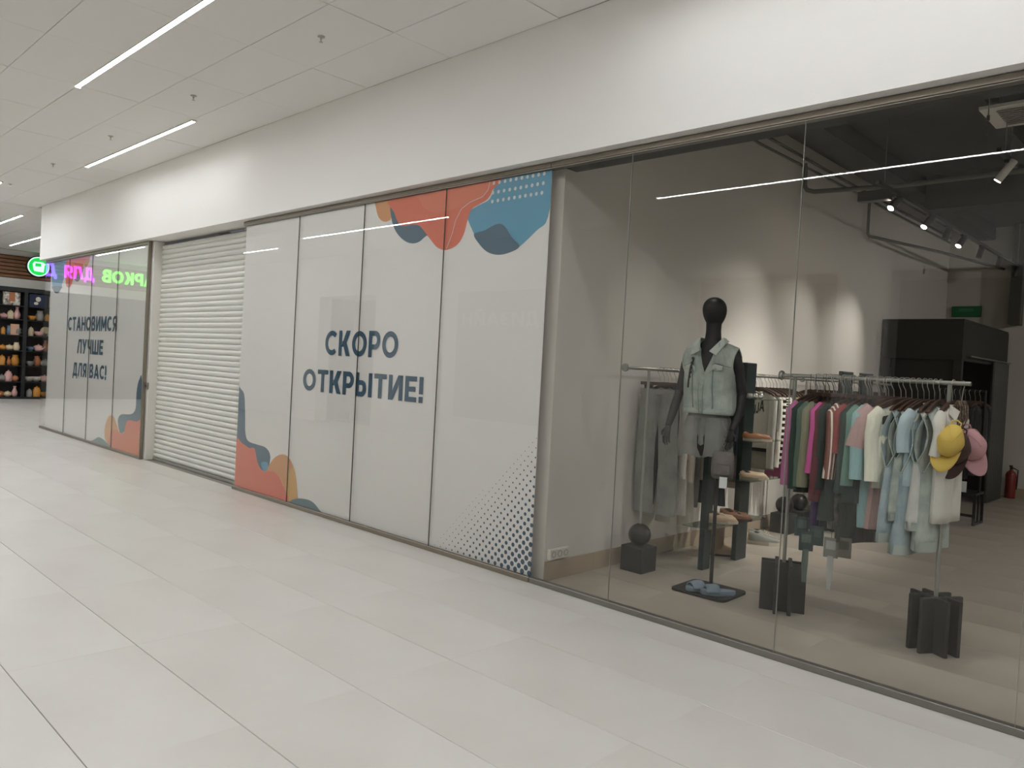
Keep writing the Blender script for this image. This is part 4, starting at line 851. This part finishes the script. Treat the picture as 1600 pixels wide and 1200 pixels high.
# ------------------------------------------------------------------ caps and sock packs on the front rail
def cap(label, loc, rot, tilt, col, gname='baseball caps at the end of the front rail'):
    m_ = pm('cap_'+col, '#'+col, .85, noise=(40, '#'+col, 2)); t = thing('cap', label, 'cap', loc, rot, gname); t.rotation_euler.y = tilt; t.scale = (.84, .95, .95)
    b = MB(); rings = []
    for i in range(8):
        a = (PI/2)*i/7.3; r = math.cos(a)
        rings.append([((.092-.022*max(0, math.sin(2*PI*k/24)))*r*math.cos(2*PI*k/24)*(1+.015*math.cos(6*2*PI*k/24)), -.115*math.sin(a), -.13+.105*r*math.sin(2*PI*k/24)*(1+.015*math.cos(6*2*PI*k/24))) for k in range(24)])
    b.loft(rings, False, True).build('crown', m_, t, True, thick=.003)
    def br(i, j):
        a = math.radians(192+156*i); e = (math.sin(PI*i)**.7)*j
        return (.092*math.cos(a)*(1+.22*e), -.004-.05*e*math.sin(PI*i), -.13+.105*math.sin(a)-.098*e)
    MB().grid(br, 16, 4).build('brim', m_, t, True, thick=.004)
    b = MB()
    for k in range(3):
        a = 2*PI*k/6
        b.tube([(.093*math.cos(a)*math.cos(q), -.117*math.sin(q) if q > 0 else -.117*math.sin(-q)*0-.117*abs(math.sin(q)), -.13+.106*math.sin(a)*math.cos(q)) for q in [-PI/2+.05+PI*.97*i/12 for i in range(13)]], .0016, 4)
    b.build('seam', pm('cap_seam_'+col, '#'+col, .9), t)
    MB().lathe([(.008, -.118), (.006, -.122)], (0, 0, 0), 8, 'Y').build('button', m_, t, loc=(0, 0, -.13))
    MB().tube([(-.03, .0, -.035), (-.028, .0, -.01), (0, .0, 0), (.028, .0, -.01), (.03, .0, -.035)], .006, 6).build('strap', m_, t, True)
    return t
bl = thing('woven_belt', 'bunch of brown woven straps hanging at the right end of the front rail', 'strap', (-1.285, BY, RZ))
MB().tube([(0, 0, .004), (.012, .012, -.004), (.004, .006, -.06), (0, 0, -.13)], .003, 6).build('hook', M['chrome'], bl, True)
for k in range(4):
    x = (k-1.5)*.012
    b = MB(); b.tube([(x, .006*k-.01, -.12), (x-.014, .006*k-.01, -.15), (x-.018, .006*k-.01, -.22), (x, .006*k-.01, -.275), (x+.018, .006*k-.01, -.22), (x+.014, .006*k-.01, -.15), (x, .006*k-.01, -.12)], .0065, 6)
    b.build('loop', mt('braid', '#5d4c40', .8, noise=(60, '#8d7c6c', 2)), bl, True)
cap('yellow baseball cap with brim down at the right end of the front rail', (-1.255, .82, 1.43), math.radians(20), math.radians(16), 'dcbf62')
cap('pink baseball cap partly behind the yellow cap', (-1.262, 1.03, 1.405), math.radians(44), math.radians(-16), 'c89a9f')
cap('dark brown cap whose brim shows under the yellow cap', (-1.25, .93, 1.385), math.radians(22), math.radians(14), '4a3430')
def sock_pack(x, y, z0, label, col, tail, ty):
    t = thing('sock_pack', label, 'socks', (x, y, RZ), random.uniform(.1, .6), 'sock packs hanging low between the racks')
    MB().tube([(0, 0, .002), (0, .0, -(RZ-z0))], .0015, 4).build('cord', M['black_plastic'], t)
    z = -(RZ-z0)
    MB().box(-.045, .045, -.006, .006, z-.13, z).build('card', cloth(col), t, bevel=.002)
    MB().box(-.03, .03, -.010, -.006, z-.075, z-.02).build('label', cloth(tail), t)
    if ty: MB().loft([[(-.0+w_*c, d_, z-h) for c, d_ in ((-1, -.008), (1, -.008), (1, .008), (-1, .008))] for w_, h in ((.018, .12), (.02, .2), (.016, .28), (.012, .34))]).build('sock', cloth(tail), t, True)
    return t
sock_pack(-2.16, .86, .70, 'dark green sock pack hanging under the purple trousers', '3c4b47', '59655e', False)
sock_pack(-2.10, .80, .62, 'sock pack with one long grey-green sock hanging lowest on the left', '2e3d3a', '5a6a60', True)
sock_pack(-2.05, .84, .66, 'dark grey-green sock pack right of the one with a long sock', '394745', '4e5a56', False)
sock_pack(-1.95, .84, .60, 'pale grey sock pack with white label hanging alone', '7d7f79', 'a9aaa4', True)
sock_pack(-1.90, .88, .68, 'olive card sock pack below the dusty rose trousers', '565548', '8b8a7d', False)
sock_pack(-1.86, .82, .62, 'olive sock pack with dark print, rightmost of the low packs', '5f5d50', '3f3d35', False)

# ------------------------------------------------------------------ tall panel stands with glass shelves and shoes
def panel_stand(label, y0, posts, shelves):
    t = thing('panel_stand', label, 'display stand', (-3.26, y0, 0))
    for a, b_ in posts: MB().box(-.025, .025, a, b_, 0, 1.76).build('panel', M['panel_green'], t, bevel=.006)
    for a, b_, z in shelves: MB().box(-.05, .20, a, b_, z-.009, z).build('glass_shelf', M['shelf_glass'], t)
    return t
panel_stand('pair of tall dark green panels with glass shoe shelves behind the mannequin', 1.5, [(-.02, .10), (.55, .74)], [(-.25, .72, .40), (.38, .98, .74), (.42, .98, 1.08), (.42, .98, 1.445)])
panel_stand('second pair of tall dark green panels rising behind the front rail', 4.25, [(0, .3), (.60, .92)], [(-.2, 1.1, .16), (-.2, 1.1, .46)])
def shoe_mesh(name, mats, L=.26, W=.092, Hh=.10, toe=.055, open_=False, sole=.02, shaft=0):
    up = MB(); rings = []; n = 12
    for i in range(11):
        s = i/10; y = -L/2+L*s                       # s=0 heel, 1 toe
        w_ = W/2*(.62+.42*math.sin(PI*min(1, .25+s*.72)))*(1 if s < .85 else math.sqrt(max(.03, 1-((s-.85)/.155)**2)))
        if s < .1: w_ *= math.sqrt(max(.2, 1-((.1-s)/.12)**2))
        h = Hh if s < .35 else toe+(Hh-toe)*max(0, 1-(s-.35)/.4)**1.3
        if s > .85: h *= math.sqrt(max(.15, 1-((s-.85)/.16)**2))
        rings.append([(w_*math.cos(PI*k/(n-1)), y, sole+max(.004, h-sole)*math.sin(PI*k/(n-1))**.7) for k in range(n)])
    up.loft(rings, True, True, True)
    so_ = MB(); out = []
    for i in range(24):
        a = 2*PI*i/24; yy = math.sin(a); out.append((W*.54*math.cos(a)*(1 if yy > 0 else .82), L*.52*yy))
    so_.loft([[(x, y, z) for x, y in out] for z in (0, sole)])
    return up.mesh(name+'_upper', mats[0], True), so_.mesh(name+'_sole', mats[1], False)
def shoes(kind, label, loc, rot, mats, group, pair=True, shaft=0, gap=.11, **k):
    u, s = shoe_mesh(kind, mats, **k); res = []
    for q in ((-1, 1) if pair else (0,)):
        d = Vector((math.cos(rot), math.sin(rot), 0))*gap*.5*q
        t = thing(kind, ('left-hand ' if q < 0 else 'right-hand ' if q > 0 else '')+label, 'shoe', Vector(loc)+d, rot, group)
        link('upper', u, t); link('sole', s, t)
        L_ = k.get('L', .26); h_ = k.get('Hh', .10)
        if shaft:
            MB().tube([(0, -L_*.26, h_*.6), (0, -L_*.26, h_), (0, -L_*.27, h_+shaft*.5), (0, -L_*.27, h_+shaft)], [.05, .048, .052, .056], 14, False).build('shaft', mats[0], t, True, thick=.006)
        else:
            MB().lathe([(.026, 0), (.03, .004), (.022, .006)], (0, -L_*.25, h_-.006), 12).build('opening', M['black_plastic'], t)
            b = MB()
            for z in range(3): b.tube([(-.02, L_*(.0+.06*z), h_-.012-.010*z), (0, L_*(.02+.06*z), h_-.004-.011*z), (.02, L_*(.0+.06*z), h_-.012-.010*z)], .003, 5)
            if kind == 'sneaker': b.build('laces', mats[1], t, True)
            elif kind == 'loafer': MB().box(-.028, .028, -.004, .022, h_-.022, h_-.012).build('strap', mats[1], t, bevel=.002)
        res.append(t)
    return res
SG = 'shoes on the glass shelves'
c1 = mt('leather_beige', '#c9b08f', .5); c2_ = mt('leather_brown', '#8d5f43', .5); c3 = mt('sole_pale', '#d8d0c0', .6); c4 = mt('suede_tan', '#a98f71', .9); c5 = mt('sneaker_grey', '#8f9088', .7); c6 = mt('leather_dark', '#3a2f2a', .5); c7 = mt('sole_dark', '#4a4038', .7)
shoes('loafer', 'beige loafer on the lowest glass shelf behind the mannequin pole', (-3.18, 1.66, .40), math.radians(-50), (c1, c3), SG, gap=.10, L=.24, Hh=.075)
shoes('loafer', 'brown loafer on the lowest glass shelf beside the beige pair', (-3.17, 1.88, .40), math.radians(-50), (c2_, c7), SG, gap=.10, L=.25, Hh=.08)
shoes('loafer', 'cream pump on the second glass shelf beside the handbag', (-3.14, 2.10, .74), math.radians(-55), (mt('leather_cream', '#d9bfa2', .45), c3), SG, pair=True, gap=.09, L=.24, Hh=.065)
shoes('loafer', 'tan brown shoe on the third glass shelf by the mannequin hand', (-3.13, 2.10, 1.08), math.radians(-55), (mt('leather_tan', '#a8714d', .45), c3), SG, gap=.09, L=.24, Hh=.07)
shoes('boot', 'tan suede ankle boot on the floor below the glass shelves', (-3.42, 2.2, 0), math.radians(-52), (c4, c7), 'suede boots under the panel stand', shaft=.17, gap=.10, L=.29, W=.105, Hh=.11, toe=.07)
shoes('sneaker', 'grey chunky sneaker on the floor right of the tall panels', (-3.43, 3.0, 0), math.radians(-62), (c5, c3), 'grey sneakers on the floor', gap=.14, L=.30, W=.11, Hh=.12, toe=.07, sole=.035)
shoes('loafer', 'dark brown shoe on the low shelf of the second panel stand', (-3.15, 4.4, .16), math.radians(-60), (c6, c1), SG, gap=.11, L=.26, Hh=.08)
shoes('loafer', 'brown shoe with pale toe on the low shelf of the second panel stand', (-3.15, 4.75, .16), math.radians(-60), (c2_, c7), SG, gap=.11, L=.26, Hh=.08)
shoes('boot', 'dark patterned boot on the low shelf of the second panel stand', (-3.15, 5.1, .16), math.radians(-60), (mt('leopard', '#4a3a2c', .8, noise=(40, '#7d6547', 2)), c7), SG, shaft=.12, gap=.12, L=.26, Hh=.10)
# small glittering things on the top glass shelf
for k in range(3):
    tag(MB().lathe([(.012, 0), (.03, .006), (.032, .03), (.02, .045)], n=10).build('trinket_bowl', M['chrome'], None, True, loc=(-3.17, 2.0+k*.1, 1.445)), ('first', 'second', 'third')[k]+' shiny trinket bowl from the front on the top glass shelf', 'bowl', 'trinket bowls on the top glass shelf')

# ------------------------------------------------------------------ mannequin
mx, my = -2.88, .96; mr = math.radians(2)
mq = thing('mannequin', 'black egg-headed mannequin in a denim vest and grey shorts on a pole', 'mannequin', (mx, my, 0), mr)
out = []
for cx, cy, a0 in ((.17, .15, 0), (-.17, .15, 90), (-.17, -.15, 180), (.17, -.15, 270)):
    for k in range(6):
        a = math.radians(a0+k*18); out.append((cx+.05*math.cos(a), cy+.05*math.sin(a)))
MB().loft([[(x, y, z) for x, y in out] for z in (0, .018)]).build('base_plate', M['black_block'], mq)
MB().tube([(0, .03, .018), (0, .03, 1.12)], .014, 12).build('pole', M['black_plastic'], mq, True)
mb_ = mq; n_before = set(mq.children)
hd = MB(); rings = []
for k in range(15):
    a = PI*k/14; zz = -math.cos(a); rr = math.sin(a)*(.074+.033*max(0, zz+.75)/1.75)+.0005
    rings.append([(rr*.96*math.cos(2*PI*q/24), -.006*zz+rr*1.12*math.sin(2*PI*q/24), 2.095+.118*zz) for q in range(24)])
hd.loft(rings).build('head', M['mannequin'], mb_, True)
def ell(a, b_, z, dy=0, n=20): return [(a*math.cos(2*PI*k/n), dy+b_*math.sin(2*PI*k/n), z) for k in range(n)]
MB().loft([ell(*q) for q in ((.10, .08, 1.02), (.155, .10, 1.08), (.16, .105, 1.16), (.125, .09, 1.32), (.13, .09, 1.42), (.155, .105, 1.58), (.165, .10, 1.70), (.175, .085, 1.78), (.165, .07, 1.82), (.10, .062, 1.86), (.062, .058, 1.90), (.056, .056, 1.96), (.058, .058, 2.02))]).build('torso', M['mannequin'], mb_, True)
def arm(s, pts, hdir):
    a = MB().tube(pts[:3], [.048, .044, .036], 12).ball(pts[2], .036, 12, 8).build('upper_arm', M['mannequin'], mb_, True)
    MB().tube(pts[2:], [.034, .035, .024], 12).build('forearm', M['mannequin'], mb_, True)
    w_ = Vector(pts[-1]); d = Vector(hdir).normalized(); side = d.cross(Vector((0, 1, 0))).normalized()*s; nrm = side.cross(d)
    b = MB().tube([w_-d*.01, w_+d*.03, w_+d*.075, w_+d*.09], [.02, .026, .03, .022], 10, True, .55)
    for k, (o_, ln) in enumerate(((-.026, .062), (-.009, .072), (.009, .068), (.025, .052))):
        p = w_+d*.08+side*o_*.95
        b.tube([p, p+d*ln*.4+nrm*.004, p+d*ln*.75+nrm*.014, p+d*ln*.95+nrm*.028], [.0085, .008, .007, .0055], 6)
    p = w_+d*.03-side*.024
    b.tube([p, p-side*.022+d*.02+nrm*.008, p-side*.026+d*.045+nrm*.016], [.011, .009, .007], 6)
    b.build('hand', M['mannequin'], mb_, True)
arm(1, [(-.165, .0, 1.79), (-.215, .01, 1.70), (-.275, .04, 1.50), (-.295, -.0, 1.36), (-.30, -.07, 1.22)], (-.02, -.22, -1))
arm(-1, [(.165, .0, 1.79), (.205, .01, 1.70), (.235, .05, 1.50), (.235, .02, 1.36), (.225, -.06, 1.225)], (-.05, -.25, -1))
# vest: its own garment surface, worn
vest_root = bpy.data.objects.new('denim_vest', None); C.objects.link(vest_root); vest_root.parent = mb_; vest_root.location = (0, .0, 1.885); vest_root['label'] = 'light wash sleeveless denim vest with collar and chest pockets'
fv = garment_fn(.215, .205, .21, .545, .085, .20, .122, .072, .016, 1.0, .36, True, .005)
vb = MB()
for s in (-1, 1):
    vb.grid(lambda i, j: fv((2*i-1)*(1 if s < 0 else -1), j, s), 26, 16)
DV = cloth('denim'); DS = mt('denim_seam', '#7f908b', .9); DL = mt('denim_light', '#c0c8bf', .9)
vb.build('body', DV, vest_root, True, thick=.006)
def patch(nm, u0, u1, t0, t1, off, m_, nu=6, nv=6, th=.004): return MB().grid(lambda i, j: fv(u0+(u1-u0)*i, t0+(t1-t0)*j, -1, off), nu, nv).build(nm, m_, vest_root, True, thick=th)
patch('placket', -.10, .06, .0, .60, .006, DV, 3, 12)
patch('hem_band', -.97, .97, .0, .075, .005, DV, 24, 2)
patch('seam', .055, .065, .0, .6, .010, DS, 1, 12, .002); patch('seam', -.105, -.095, .0, .6, .010, DS, 1, 12, .002)
patch('seam', -.93, -.36, .695, .703, .006, DS, 8, 1, .002); patch('seam', .36, .93, .695, .703, .006, DS, 8, 1, .002)
patch('seam', .36, .40, .08, .62, .005, DS, 1, 12, .002); patch('seam', -.42, -.38, .08, .62, .005, DS, 1, 12, .002)
for s in (-1, 1):
    def fl_(i, j, s=s):
        u = s*(.30+.42*i); return fv(u, .69-(.055+.035*(1-abs(2*i-1)))*(1-j), -1, .014)
    MB().grid(fl_, 6, 3).build('pocket_flap', DL, vest_root, True, thick=.005)
    p = fv(s*.51, .625, -1, .02); MB().lathe([(.008, 0), (.008, -.005)], p, 10, 'Y').build('button', M['chrome'], vest_root)
    MB().add([(s*.088, .03, .02), (s*.092, -.02, .022), (s*.04, -.125, -.085), (s*.10, -.135, -.115), (s*.135, -.07, -.03), (s*.115, .035, -.005)], [(0, 1, 4, 5), (1, 2, 3, 4)] if s > 0 else [(5, 4, 1, 0), (4, 3, 2, 1)]).build('collar', DL if s > 0 else DV, vest_root, thick=.007)
for k in range(4):
    p = fv(-.02, .08+.15*k, -1, .014); MB().lathe([(.008, 0), (.008, -.005)], p, 10, 'Y').build('button', M['chrome'], vest_root)
b = MB().tube([(-.075, -.135, -.14), (-.09, -.15, -.20), (-.10, -.152, -.28), (-.105, -.15, -.36)], .006, 6)
for k in range(5): b.ball((-.078-.005*k, -.148, -.14-.035*k), .011, 8, 6)
b.build('chain', M['black_gloss'], vest_root, True)
shr = bpy.data.objects.new('shorts', None); C.objects.link(shr); shr.parent = mb_; shr.location = (0, 0, 1.36); shr['label'] = 'faded grey denim shorts with frayed hems'
MB().loft([ell(.165, .115, -.06), ell(.155, .11, .0)], True, True).build('waistband', cloth('denim_grey'), shr, True)
for s in (-1, 1):
    MB().loft([[(s*xc+a_*math.cos(2*PI*k/18), b_*math.sin(2*PI*k/18), z+(0 if q < 4 else .012*math.sin(5*k))) for k in range(18)] for q, (xc, a_, b_, z) in enumerate(((.075, .09, .11, -.05), (.082, .105, .118, -.12), (.088, .108, .12, -.20), (.092, .108, .122, -.28), (.095, .110, .124, -.345)))], True, False).build('leg', cloth('denim_grey'), shr, True)
for ch in mq.children:
    if ch not in n_before: ch.location.x -= .085
MB().loft([[(.055*math.cos(2*PI*k/12), d_*math.sin(2*PI*k/12), z) for k in range(12)] for d_, z in ((.108, -.06), (.116, -.15), (.112, -.25), (.08, -.29))]).build('gusset', cloth('denim_grey'), shr, True)
# handbag held by the mannequin
hx, hy = mx+.12, my-.12
hb = thing('handbag', 'grey soft handbag with metal chain strap held by the mannequin', 'handbag', (hx, hy, .875), math.radians(20))
def sq(a, b_, z, n=20): return [(a*math.copysign(abs(math.cos(2*PI*k/n))**.55, math.cos(2*PI*k/n)), b_*math.copysign(abs(math.sin(2*PI*k/n))**.55, math.sin(2*PI*k/n)), z) for k in range(n)]
MB().loft([sq(.06, .02, 0), sq(.078, .038, .015), sq(.083, .042, .06), sq(.082, .04, .13), sq(.076, .03, .18), sq(.066, .014, .20)]).build('body', mt('bag_grey', '#77716d', .75, noise=(20, '#67625e')), hb, True)
MB().box(-.06, .06, -.050, -.040, .03, .11).build('pocket', M['bag_grey'], hb, bevel=.006)
b = MB()
for k in range(7):
    R_ = Matrix.Rotation(PI/2*(k % 2), 3, 'Z'); zc = .205+.024*k
    b.tube([Vector((0, 0, zc))+R_ @ Vector((.009*math.cos(2*PI*q/10), 0, .016*math.sin(2*PI*q/10))) for q in range(11)], .003, 5, False)
b.build('chain', M['chrome'], hb, True)
MB().box(-.01, .045, -.055, -.053, -.06, .02).build('paper_tag', M['p_white'], hb)
# slides on the base plate
def slide(label, loc, rot):
    t = thing('slide_sandal', label, 'sandal', loc, rot, 'blue-grey slides on the mannequin base'); m_ = mt('slide_blue', '#8494a0', .7)
    out = []
    for i in range(24):
        a = 2*PI*i/24; out.append((.05*math.cos(a)*(1 if math.sin(a) > 0 else .84), .13*math.sin(a)))
    MB().loft([[(x*q, y*q, z) for x, y in out] for z, q in ((0, .96), (.012, 1.02), (.034, 1), (.036, .92))]).build('sole', m_, t, True)
    b = MB(); rings = []
    for y, h in ((-.0, .062), (.03, .07), (.065, .062), (.095, .048)):
        rings.append([(.053*math.cos(PI*k/10), y, .022+h*.72*math.sin(PI*k/10)) for k in range(11)])
    b.loft(rings, False, False, False).build('band', m_, t, True, thick=.012)
    return t
slide('left blue-grey slide sandal on the mannequin base plate', (mx-.02, my-.07, .018), math.radians(150))
slide('right blue-grey slide sandal, nearer the window on the mannequin base plate', (mx+.115, my-.07, .018), math.radians(135))
